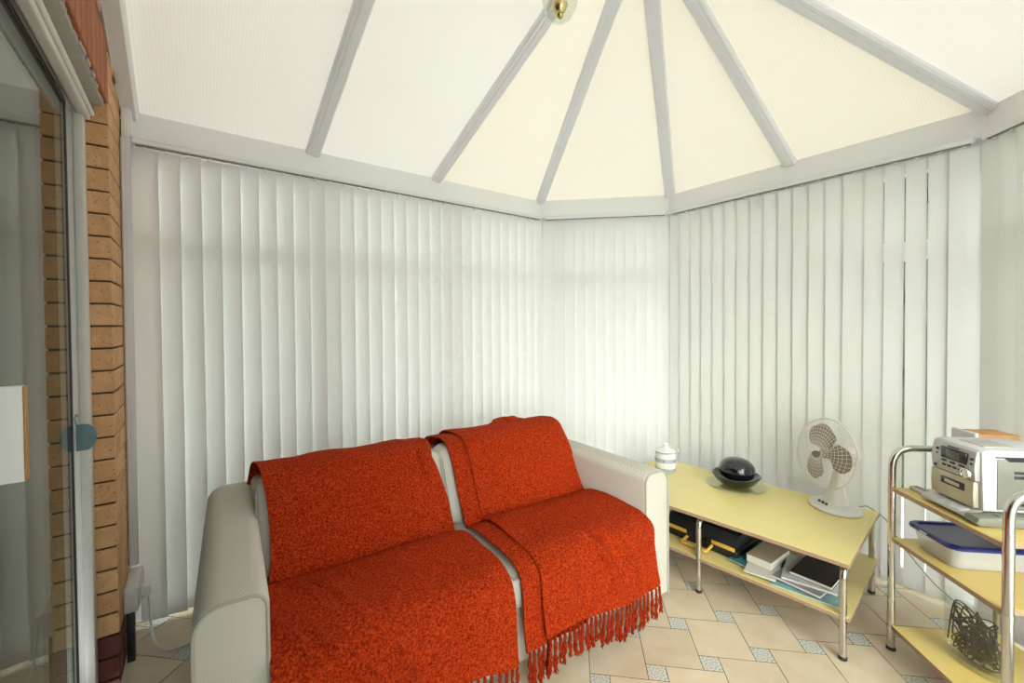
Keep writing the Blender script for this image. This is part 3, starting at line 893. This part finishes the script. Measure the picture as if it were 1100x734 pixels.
def bend(pts, r, n=6):
    P = [Vector(p) for p in pts]; out = [P[0]]
    for i in range(1, len(P)-1):
        a = (P[i-1]-P[i]).normalized(); b = (P[i+1]-P[i]).normalized()
        s = P[i]+a*r; e = P[i]+b*r
        for k in range(n+1):
            t = k/n; out.append(s*(1-t)**2 + P[i]*2*t*(1-t) + e*t*t)
    out.append(P[-1]); return out
for y in (.022, .568, 1.10):
    for x, xi in ((.022, .17), (TD-.045, TD-.19)):
        if y == .568 and x > .3: pass
        m = MB(); m.tube(bend([(x, y, .004), (x, y, .345), (xi, y, .345)], .045), .0125, 14)
        leg = m.build('leg', 'chrome', table)
        m = MB(); m.lathe([(.012, 0), (.0145, .002), (.0145, .012), (.013, .014)], (x, y, 0), 14); m.build('foot_cap', 'black_rubber', leg)

# jar
jr = tag(empty('ceramic_jar', T(.955, .430, TH)), 'small lidded white jar with blue grey bands on the table by the sofa arm', 'jar')
m = MB(); m.lathe([(.030, 0), (.036, .003), (.043, .018), (.046, .034), (.046, .075), (.044, .088), (.040, .092)], n=36); m.build('body', 'ceramic_white', jr)
m = MB(); m.lathe([(.0365, .0035), (.0435, .0175), (.0462, .026)], n=36, cap=False); m.lathe([(.0466, .050), (.0467, .068)], n=36, cap=False); m.build('band', 'ceramic_grey', jr)
m = MB()
for k in range(6):
    a = 2*pi*k/6+.4
    b = bmesh.new(); bmesh.ops.create_icosphere(b, subdivisions=1, radius=.003)
    for v in b.verts: v.co = v.co+Vector((.0462*cos(a), .0462*sin(a), .059))
    m.merge(b)
m.build('dots', 'ceramic_black', jr)
m = MB(); m.lathe([(.046, .091), (.048, .095), (.044, .099), (.030, .106), (.012, .110), (.008, .114), (.012, .119), (.013, .124), (.008, .130), (.002, .131)], n=36); lid = m.build('lid', 'ceramic_white', jr)
m = MB(); m.lathe([(.0475, .0905), (.0486, .0945), (.0475, .0965)], n=36, cap=False); m.build('rim_band', 'ceramic_grey', lid)
m = MB()
for sg in (-1, 1): m.tube(smooth_path([(sg*.045, 0, .088), (sg*.056, 0, .090), (sg*.058, 0, .098), (sg*.050, 0, .100)], 5), .003, 8)
o = m.build('handles', 'ceramic_white', jr); o.rotation_euler.z = -.6

jr.scale = (1.32, 1.32, 1.36)
# plate, bowl, ball
pl = MB(); pl.lathe([(.02, .001), (.10, .001), (.148, .007), (.150, .009), (.148, .010), (.10, .005), (.02, .005)], n=64)
plo = tag(pl.build('glass_plate', 'plate_glass'), 'round clear glass plate under the black bowl', 'plate'); plo.location = T(.583, .510, TH)
bw = MB(); bw.lathe([(.045, 0), (.07, .004), (.105, .024), (.128, .052), (.131, .057), (.127, .059), (.120, .054), (.095, .030), (.06, .014), (.0, .012)], n=56)
bwo = tag(bw.build('bowl', 'black_glaze'), 'shallow glossy black bowl on the glass plate', 'bowl'); bwo.location = T(.583, .505, TH+.0055); bwo.scale = (.93, .93, 1.05)
sb = MB(); sb.lathe([(.004, .142), (.02, .1405)] + [(.090*cos(a)**.9 if a < 1.56 else .001, .0795+.0625*sin(a)) for a in [1.3-.1*k for k in range(29)] if cos(a) > .02], n=56)
sbo = tag(sb.build('decorative_ball', 'black_glaze'), 'large squat glossy black ball sitting in the bowl', 'ornament'); sbo.location = T(.583, .515, TH+.0115)

# fan
FD = Vector((-.86, .51, 0)).normalized()
fan = tag(empty('desk_fan', T(.150, .555, TH)), 'white round desk fan with taupe blades on the table end', 'fan')
fan.rotation_euler.z = math.atan2(FD.y, FD.x)     # local +x is where the fan faces
m = MB(); m.lathe([(.104, 0), (.110, .004), (.110, .012), (.098, .022), (.060, .032), (.030, .040)], (.0, 0, 0), 48, sx=.92, sy=1.02); m.build('base', 'fan_plastic', fan)
m = MB()
rows = []
for t in [k/12 for k in range(13)]:
    z = .028+.150*t; w = .040*(1-t)**1.6+.021; d = .032*(1-t)**1.6+.020; rows.append((w, d, -.012*t, z))
vs = []; fs = []; n = 20
for w, d, ox, z in rows:
    for k in range(n): a = 2*pi*k/n; vs.append((ox+d*cos(a), w*sin(a), z))
for i in range(12):
    for k in range(n): fs.append([i*n+k, i*n+(k+1) % n, (i+1)*n+(k+1) % n, (i+1)*n+k])
fs.append([12*n+k for k in range(n)]); m.add(vs, fs); m.build('column', 'fan_plastic', fan)
for y in (-.020, 0, .020):
    m = MB(); m.lathe([(.0055, 0), (.0055, .010), (.004, .011)], (.066, y, .028), 12)
    plabel(m.build('speed_button', 'dark_knob', fan), 'dark push button')
HC = Vector((.055, 0, .268)); tilt = Matrix.Rotation(radians(-9), 4, 'Y')
HM = Matrix.Translation(HC) @ tilt @ Matrix.Rotation(pi/2, 4, 'Y')   # local z of head -> facing direction
CR = .165
m = MB(); m.lathe([(.012, -.165), (.036, -.158), (.046, -.140), (.048, -.09), (.052, -.06), (.040, -.045)], (0, 0, 0), 32, mat=HM); m.build('motor_housing', 'fan_plastic', fan)
m = MB(); a_ = HM @ Vector((0, 0, -.09)); m.tube([(-.012, 0, .165), a_+Vector((0, 0, -.02)), a_], [.021, .024, .02], 14); m.build('neck_joint', 'fan_plastic', fan)
def grille(name, zf):
    m = MB()
    for r in [.035+.0155*k for k in range(8)]:
        pts = [HM @ Vector((r*cos(2*pi*k/40), r*sin(2*pi*k/40), zf(r))) for k in range(40)]
        m.tube(pts, .0008, 4, closed=True)
    for k in range(48):
        a = 2*pi*k/48; rr = [.026, .06, .10, .135, CR]
        m.tube([HM @ Vector((r*cos(a+r*1.5), r*sin(a+r*1.5), zf(r))) for r in rr], .0008, 4)
    g = m.build(name, 'fan_plastic', fan); return g
grille('front_grille', lambda r: .048*sqrt(max(0, 1-(r/CR)**2.6))+.002)
grille('rear_grille', lambda r: -.050*sqrt(max(0, 1-(r/CR)**2.6))-.002)
m = MB()
for zz, rad in ((.0, .0035),): m.tube([HM @ Vector((CR*cos(2*pi*k/64), CR*sin(2*pi*k/64), zz)) for k in range(64)], rad, 8, closed=True)
m.build('grille_ring', 'fan_plastic', fan)
bl = MB(); bl.lathe([(.001, .018), (.018, .016), (.024, .006), (.024, -.018), (.001, -.018)], n=28, mat=HM); hubo = bl.build('hub', 'fan_blade', fan)
for k in range(3):
    m = MB(); a0 = 2*pi*k/3+1.30
    vs = []; fs = []; nr, na = 10, 10
    for i in range(nr+1):
        r = .016+(.142-.016)*i/nr; f = i/nr
        wd = (.35+.66*sin(pi*min(1, f*.80+.08))**.8)
        for j in range(na+1):
            t = (j/na-.5); a = a0 + t*wd*1.62 + f*.25
            rr = r*(1-.20*(abs(t)*2)**3*f)
            vs.append(HM @ Vector((rr*cos(a), rr*sin(a), -.002 + t*.030*(1-f*.3))))
    for i in range(nr):
        for j in range(na): fs.append([i*(na+1)+j, i*(na+1)+j+1, (i+1)*(na+1)+j+1, (i+1)*(na+1)+j])
    m.add(vs, fs); o = m.build('blade', 'fan_blade', hubo)
    sm = o.modifiers.new('thick', 'SOLIDIFY'); sm.thickness = .002
inv = Matrix.Translation(T(.150, .555, TH)) @ Matrix.Rotation(math.atan2(FD.y, FD.x), 4, 'Z')
cordw = [T(.115, .605, TH+.006), T(.07, .65, TH+.005), T(.045, .675, TH+.004), Vector((2.80, -1.79, .345)), Vector((2.80, -1.84, .26)), Vector((2.80, -1.90, .185)), Vector((2.79, -1.96, .125)), Vector((2.78, -2.03, .08))]
cordw = [inv.inverted() @ Vector(p) for p in cordw]
m = MB(); m.tube(smooth_path(cordw, 8), .0028, 8); plabel(m.build('power_cord', 'cable_grey', fan), 'grey cord running down behind the rack')

# under-shelf items
ZS = .1682
tcase = tag(empty('tool_case', T(.61, .12, ZS), TA+radians(-4)), 'black plastic tool case with yellow handle and stripes on the undershelf', 'case')
# local x = depth (q), local y = length (p)
m = MB(); m.box((.0, -.18, .0), (.30, .18, .042), .008, seg=3); m.build('body', 'black_plastic', tcase)
m = MB()
m.prism([(.006, .044), (-.002, .060), (.03, .108), (.28, .116), (.298, .09), (.298, .044)], lambda p, t: (p[0], t, p[1]), -.178, .178, .006)
for y in (-.14, -.07, .0, .07, .14): m.box((.05, y-.012, .106), (.26, y+.012, .120), .004)
m.build('lid', 'black_plastic', tcase)
for y0, y1 in ((-.170, -.062), (.062, .170)):
    m = MB(); m.box((-.006, y0, .040), (.004, y1, .058), .002); m.build('stripe', 'yellow_plastic', tcase)
m = MB()
m.tube(bend([(.006, -.062, .028), (-.045, -.062, .018), (-.055, -.062, .016), (-.055, .062, .016), (-.045, .062, .018), (.006, .062, .028)], .010, 4), .0085, 10, flat=.8); m.build('handle', 'yellow_plastic', tcase)
m = MB(); 
for y in (-.05, .05): m.box((-.008, y-.014, .030), (.004, y+.014, .064), .003)
m.build('catch', 'black_plastic', tcase)

def book(name, lab, cat, cen, size, rz, cover, z, group=None, sagk=0, page='paper'):
    """cen in table coordinates (p, q), size (along p, along q, thickness)"""
    o = empty(name, T(cen[0], cen[1], z), TA+rz); tag(o, lab, cat, group)
    a, b, h = size[0]/2, size[1]/2, size[2]; c = min(.0016, h*.2)
    m = MB(); m.box((-b, -a, 0), (b, a, c), .0004, 0, 1); m.box((-b, -a, h-c), (b, a, h), .0004, 0, 1); m.box((b-c, -a, 0), (b, a, h), .0004, 0, 1)
    m.build('cover', cover, o)
    m = MB(); m.box((-b+.002, -a+.002, c), (b-c, a-.002, h-c), 0, 0); m.build('pages', page, o)
    return o
book('magazine', 'white and teal magazine lying lowest at the right end of the undershelf', 'magazine', (.165, .165), (.24, .25, .006), radians(6), 'magazine_teal', ZS)
book('magazine', 'teal covered magazine beside the tool case under the thick paperback', 'magazine', (.350, .205), (.18, .27, .007), radians(-10), 'teal_cover', ZS+.0065)
book('magazine', 'white magazine poking out at the front edge below the paperback', 'magazine', (.330, .155), (.12, .25, .0055), radians(8), 'paper', ZS+.0140)
book('magazine', 'grey magazine lying under the black notebook', 'magazine', (.170, .175), (.18, .24, .010), radians(-8), 'grey_cover', ZS+.0140)
book('magazine', 'pale bluish magazine directly below the black notebook', 'magazine', (.165, .20), (.19, .24, .008), radians(9), 'magazine_cover', ZS+.0245)
book('paperback', 'thick beige paperback book on the teal magazine', 'book', (.330, .20), (.105, .19, .034), radians(-6), 'beige_cover', ZS+.0202)
book('notebook', 'black notebook with cream pages on top of the magazine pile', 'notebook', (.140, .215), (.150, .215, .014), radians(-4), 'notebook_black', ZS+.033)
gj = MB(); gj.lathe([(.036, 0), (.040, .004), (.040, .085), (.032, .098), (.030, .104), (.028, .104), (.030, .097), (.037, .084), (.037, .006), (.001, .005)], n=28)
g = tag(gj.build('glass_jar', 'vessel_glass'), 'small clear glass jar on the undershelf beside the sofa arm', 'jar'); g.location = T(.862, .17, ZS)

# ---------------------------------------------------------------- chrome rack
RA = radians(45.5); RO = Vector((2.372, -1.897, 0))
A_ = Vector((-cos(RA), -sin(RA), 0)); B_ = Vector((-A_.y, A_.x, 0))
def Rk(a, b, z=0): return RO + A_*a + B_*b + Vector((0, 0, z))
rrz = math.atan2(A_.y, A_.x)      # local x along A (towards the camera), local y = -B ... see below
rack = tag(empty('shelf_rack', RO, rrz), 'chrome tube rack with three yellow shelves at the right edge', 'rack')
# with local x = A, local y = A rotated +90 = (-A.y, A.x) = B
RL, RD = .44, .36
for x in (0, RL):
    m = MB(); m.tube(bend([(x, 0, .004), (x, 0, .785), (x, RD, .785), (x, RD, .004)], .075, 10), .0125, 16)
    f = m.build('side_frame', 'chrome', rack)
    for y in (0, RD):
        m = MB(); m.lathe([(.012, 0), (.0148, .002), (.0148, .012), (.013, .014)], (x, y, 0), 14); m.build('foot_cap', 'black_rubber', f)
    for z in (.622, .43, .088):
        for y in (0, RD):
            m = MB(); m.lathe([(.0136, -.009), (.0136, .009)], (x, y, z), 16); m.build('collar', 'chrome', f)
for z in (.636, .443, .102): slab('shelf', (.012, -.008, z-.016), (RL-.012, RD-.004, z), 'laminate_rack', 'ply_edge', rack)

ZT = .6375
# stereo
st = tag(empty('mini_stereo', Rk(.118, .045, ZT), rrz), 'silver mini hi-fi with tape deck and display on the rack top shelf', 'stereo')
w, d, h = .172, .235, .205
m = MB(); m.prism([(.018, .028), (.012, .198), (.026, h), (d, h), (d, .028)], lambda p, t: (t, p[0], p[1]), 0, w, .004); m.build('body', 'pale_plastic', st)
m = MB(); m.box((w-.0005, .055, .036), (w+.0022, .185, .180), .001); 
o = m.build('side_panel', 'stereo_side', st); 
m = MB()
for z0, z1 in ((.125, .134), (.139, .147), (.048, .056), (.062, .07)):
    m = MB(); m.box((w+.0018, .10, z0), (w+.0032, .165, z1), .0005); m.build('vent_slot', 'stereo_dark', o)
m = MB(); m.prism([(.050, .184), (.075, .184), (.085, .174), (.150, .174), (.160, .184), (.19, .184), (.19, .187), (.05, .187)], lambda p, t: (t, p[0], p[1]), w, w+.0028); m.build('panel_notch', 'stereo_dark', o)
m = MB(); m.prism([(.000, .112), (-.004, .150), (.004, .196), (.014, .202), (.014, .112)], lambda p, t: (t, p[0], p[1]), .004, w-.006, .002); fp = m.build('control_panel', 'stereo_silver', st)
m = MB(); m.box((.045, -.0068, .151), (.140, .004, .186), .003); dp = m.build('display_surround', 'stereo_dark', fp)
m = MB(); m.box((.066, -.0080, .158), (.118, -.0058, .180), .0008); m.build('display', 'lcd', dp)
BT = [((.048+.033*k, -.0075, .142), (.066+.033*k, -.002, .1475)) for k in range(3)]
BT += [((.022, -.003, .156+.014*k), (.030, .002, .163+.014*k)) for k in range(2)] + [((.150, -.003, .156+.014*k), (.160, .002, .163+.014*k)) for k in range(2)]
BT += [((.050+.020*k, -.0060, .128), (.062+.020*k, -.001, .1335)) for k in range(4)] + [((.015, -.004, .117), (.023, .001, .124))]
for lo_b, hi_b in BT:
    m = MB(); m.box(lo_b, hi_b, .001); m.build('button', 'stereo_dark', fp)
m = MB(); KM = Matrix.Translation((.140, .0, .128)) @ Matrix.Rotation(pi/2, 4, 'X')
m.lathe([(.017, 0), (.017, .010), (.015, .013), (.011, .0135), (.010, .011), (.001, .011)], n=32, mat=KM); m.build('volume_knob', 'chrome', fp)
m = MB(); m.prism([(-.001, .034), (-.003, .070), (-.001, .109), (.014, .109), (.014, .034)], lambda p, t: (t, p[0], p[1]), .002, w-.010, .002); td = m.build('tape_door', 'stereo_gold', st)
m = MB(); m.box((.045, -.0045, .072), (.132, .0, .094), .001); tw_ = m.build('tape_window', 'stereo_dark', td)
m = MB(); m.box((.060, -.0056, .078), (.116, -.004, .088), .0005); m.build('cassette', 'stereo_gold', tw_)
m = MB(); m.prism([(-.034, .012), (-.030, .020), (.018, .030), (.018, .004), (-.020, .004)], lambda p, t: (t, p[0], p[1]), .0, w-.002, .002); lp = m.build('key_lip', 'stereo_silver', st)
for k in range(5):
    m = MB(); m.prism([(-.033, .016), (-.030, .0225), (-.004, .0275), (-.004, .020)], lambda p, t: (t, p[0], p[1]), .004+.030*k, .032+.030*k, .001); m.build('key', 'stereo_key', lp)
m = MB(); m.prism([(-.028, .002), (-.038, .010), (-.030, .024), (.03, .027), (d, .027), (d, .0)], lambda p, t: (t, p[0], p[1]), w-.001, w+.045, .002)
m.box((w+.010, .03, .0265), (w+.040, .15, .0295), .001)
plabel(m.build('base_tray', 'stereo_side', st), 'grey green plinth sticking out at the side')
m = MB(); m.box((.045, .05, h-.0005), (.135, .14, h+.0025), .002); m.build('disc_lid', 'stereo_silver', st); st.scale = (1, 1, 1.10)
# lettering strip on the fascia (unreadable small maker's line)
m = MB()
for k in range(7): m.box((.070+.0062*k, -.0040, .1895), (.0745+.0062*k, -.0012, .1925), .0002)
m.build('lettering', 'stereo_dark', fp)

spk = tag(empty('speaker', Rk(.018, .185, ZT), rrz), 'wooden loudspeaker with pale grey front behind the stereo', 'speaker')
m = MB(); m.box((0, .012, 0), (.093, .140, .232), .002); m.build('cabinet', 'wood_veneer', spk)
m = MB(); m.box((-.002, 0, 0), (.095, .014, .238), .005, seg=3); bf = m.build('baffle', 'pale_plastic', spk)
m = MB(); m.box((.01, -.004, .012), (.083, .002, .20), .003); m.build('grille_cloth', 'stereo_side', bf)
rem = tag(empty('remote_control', Rk(.068, .060, ZT), rrz+radians(3)), 'slim silver remote control at the left end of the rack top shelf', 'remote control')
m = MB(); m.box((-.048, -.016, 0), (.030, .016, .013), .004, seg=3); rb = m.build('body', 'stereo_key', rem)
m = MB()
for i in range(6):
    for j in range(2):
        m = MB(); m.box((-.040+.011*i, -.009+.011*j, .0125), (-.034+.011*i, -.003+.011*j, .0145), .0005); m.build('button', 'stereo_side', rem)
gc = MB(); gc.lathe([(.020, 0), (.022, .002), (.025, .075), (.0235, .075), (.0205, .006), (.001, .006)], n=28)
g = tag(gc.build('drinking_glass', 'vessel_glass'), 'small clear glass standing left of the stereo', 'glass'); g.location = Rk(.062, .125, ZT)

# blue lidded storage box
bx = tag(empty('storage_box', Rk(.045, .015, .4442), rrz), 'clear plastic storage box with navy blue lid on the middle rack shelf', 'box')
m = MB()
def rrect(w, d, r, n=5, ins=0):
    pts = []
    for cx, cy, a0 in ((w-r, d-r, 0), (r, d-r, pi/2), (r, r, pi), (w-r, r, 1.5*pi)):
        for k in range(n+1):
            a = a0+pi/2*k/n; pts.append((cx+(r-ins)*cos(a), cy+(r-ins)*sin(a)))
    return pts
def loft(mb, rings, close_bottom=True, mi=0):
    n = len(rings[0]); vs = [v for r in rings for v in r]; fs = []
    for i in range(len(rings)-1):
        for k in range(n): fs.append([i*n+k, i*n+(k+1) % n, (i+1)*n+(k+1) % n, (i+1)*n+k])
    fs.append(list(range(n))[::-1]); fs.append([(len(rings)-1)*n+k for k in range(n)])
    mb.add(vs, fs, mi)
bw_, bd_ = .200, .305
def rr_at(ins, z): return [(x+0, y+0, z) for x, y in [(bw_/2+(px_-bw_/2)*(1-2*ins/bw_), bd_/2+(py_-bd_/2)*(1-2*ins/bd_)) for px_, py_ in rrect(bw_, bd_, .035)]]
loft(m, [rr_at(.024, 0), (rr_at(.020, .004)), rr_at(.008, .072), rr_at(.006, .076), rr_at(.0085, .076), rr_at(.011, .072), rr_at(.023, .005), rr_at(.026, .004)])
m.build('tub', 'clear_box', bx)
m = MB(); loft(m, [rr_at(.004, .070), rr_at(-.003, .072), rr_at(-.003, .080), rr_at(.001, .084), rr_at(.012, .084), rr_at(.016, .079), rr_at(.022, .078)]); ld = m.build('lid', 'blue_lid', bx)
m = MB(); m.box((.07, -.0045, .074), (.10, -.001, .080), .001); plabel(m.build('clip', 'pale_plastic', ld), 'small white clip on the lid edge')
m = MB(); 
cont = tag(empty('notepad', Rk(.080, .050, .4512), rrz), 'flat brown card folder lying inside the storage box', 'folder')
m.box((.0, .0, 0), (.125, .22, .012), .001); m.build('cover', 'wood_veneer', cont)

# vase with tangled cable
vs_ = tag(empty('glass_vase', Rk(.185, .130, .1035), rrz+radians(12)), 'tall oval clear glass vase on the bottom rack shelf', 'vase')
def oval(ax, by, z, n=40): return [(ax*cos(2*pi*k/n), by*sin(2*pi*k/n), z) for k in range(n)]
m = MB(); loft(m, [oval(.088, .045, 0), oval(.090, .047, .003), oval(.090, .047, .215), oval(.0875, .0445, .215), oval(.0865, .0435, .018), oval(.05, .02, .016)]); m.build('body', 'vessel_glass', vs_)
cb = tag(empty('cable_bundle', Rk(.185, .130, .1225), rrz+radians(12)), 'black tangled cable with string lights stuffed in the glass vase', 'cable')
rnd = random.Random(5)
for q in range(4):
    pts = []
    for k in range(26):
        a = rnd.uniform(0, 2*pi); r = rnd.uniform(.15, 1)**.6; f = .92
        z = .008 + rnd.random()**(1.5)*.150
        pts.append((.078*f*r*cos(a), .035*f*r*sin(a), z))
    m = MB(); m.tube(smooth_path(pts, 7), .0022, 6); m.build('cable', 'cable_black', cb)
m = MB()
for q in (0, 2, 5):
    a = pi+q*.18; pts = [(-.072+.004*q, .004*q-.012, .02+.01*q), (-.070+.004*q, .0, .12), (-.055, .0, .165-.004*q), (-.01, .003*q-.008, .165-.01*q), (.05, .002*q, .12-.008*q), (.072-.002*q, .003*q, .05)]
    m.tube(smooth_path(pts, 8), .0024, 6)
for q in range(40):
    c = Vector((rnd.uniform(-.06, .06), rnd.uniform(-.024, .024), .01+rnd.random()**1.5*.11))
    dd = Vector((rnd.uniform(-1, 1), rnd.uniform(-1, 1), rnd.uniform(-1, 1))).normalized()*.008
    m.tube([c-dd, c+dd], .0042, 7)
m.build('bulb_holders', 'cable_black', cb)

# ---------------------------------------------------------------- corner services
tr = MB(); tr.box((.002, -.030, .30), (.030, -.004, 2.03), .003); tr.box((.030, -.026, .30), (.034, -.020, 2.03), .001); tr.box((.006, -.034, .30), (.012, -.029, 2.03), .001)
tag(tr.build('cable_trunking', 'socket_white'), 'narrow white vertical trunking in the corner between brick and blind', 'trunking')
sk = tag(empty('power_socket', (.0, 0, 0)), 'white double socket box low on the brick pier by the blind', 'socket')
m = MB(); m.box((.001, -.200, .195), (.043, -.008, .285), .003); m.build('box', 'socket_white', sk)
m = MB(); m.box((.043, -.180, .205), (.047, -.020, .275), .002); m.build('faceplate', 'socket_white', sk)
m = MB(); m.box((.047, -.150, .222), (.052, -.140, .245), .001); m.build('switch', 'white_upvc', sk)
pg = tag(empty('power_cable', (0, 0, 0)), 'white plug and cable hanging from the socket to the floor behind the sofa', 'cable')
m = MB(); m.box((.047, -.135, .205), (.072, -.095, .252), .006, seg=3); m.box((.070, -.125, .215), (.080, -.105, .240), .004, seg=3); m.build('plug', 'white_upvc', pg)
m = MB(); m.tube(smooth_path([(.066, -.118, .206), (.070, -.124, .17), (.074, -.14, .10), (.085, -.17, .045), (.12, -.20, .010), (.17, -.205, .006), (.23, -.19, .006), (.30, -.16, .006)], 8), .0042, 8); m.build('flex', 'cable_white', pg)
m = MB(); m.box((.006, -.185, 0), (.030, -.150, .194), .002); tag(m.build('cable_conduit', 'black_plastic'), 'short black conduit from the socket box down to the floor', 'conduit')

# board with raw edge fixed to the sliding door
bd = tag(empty('door_board', (-.02, -1.41, 1.117)), 'white painted board with raw wood edge sticking out from the sliding door', 'board')
m = MB(); m.box((-.058, -.008, -.069), (.047, .008, .069), .001); m.build('panel', 'white_upvc', bd)
m = MB(); m.box((.047, -.008, -.069), (.0485, .0082, .069), .0005); m.build('edge', 'raw_wood', bd)

# hanging lamp
lp = tag(empty('pendant_lamp', (1.165, YM, 0)), 'pendant lamp with a pale glass shade and gold finial hanging from the roof ridge', 'lamp')
m = MB(); m.lathe([(.001, 2.222), (.018, 2.224), (.036, 2.236), (.050, 2.262), (.060, 2.30), (.070, 2.36), (.074, 2.40), (.072, 2.40), (.068, 2.36), (.058, 2.30), (.048, 2.264), (.034, 2.239), (.016, 2.228), (.001, 2.226)], n=40, cap=False); m.build('shade', 'vessel_glass', lp)
m = MB(); m.lathe([(.001, 2.231), (.006, 2.233), (.011, 2.240), (.008, 2.248), (.018, 2.256), (.024, 2.27), (.020, 2.285), (.010, 2.30), (.008, 2.42), (.008, 2.45)], n=24); m.build('finial', 'brass', lp)
m = MB(); m.lathe([(.074, 2.395), (.078, 2.40), (.060, 2.42), (.02, 2.435), (.005, 2.44), (.005, 2.72), (.045, 2.735), (.05, 2.752)], n=32); m.build('stem', 'brass', lp)
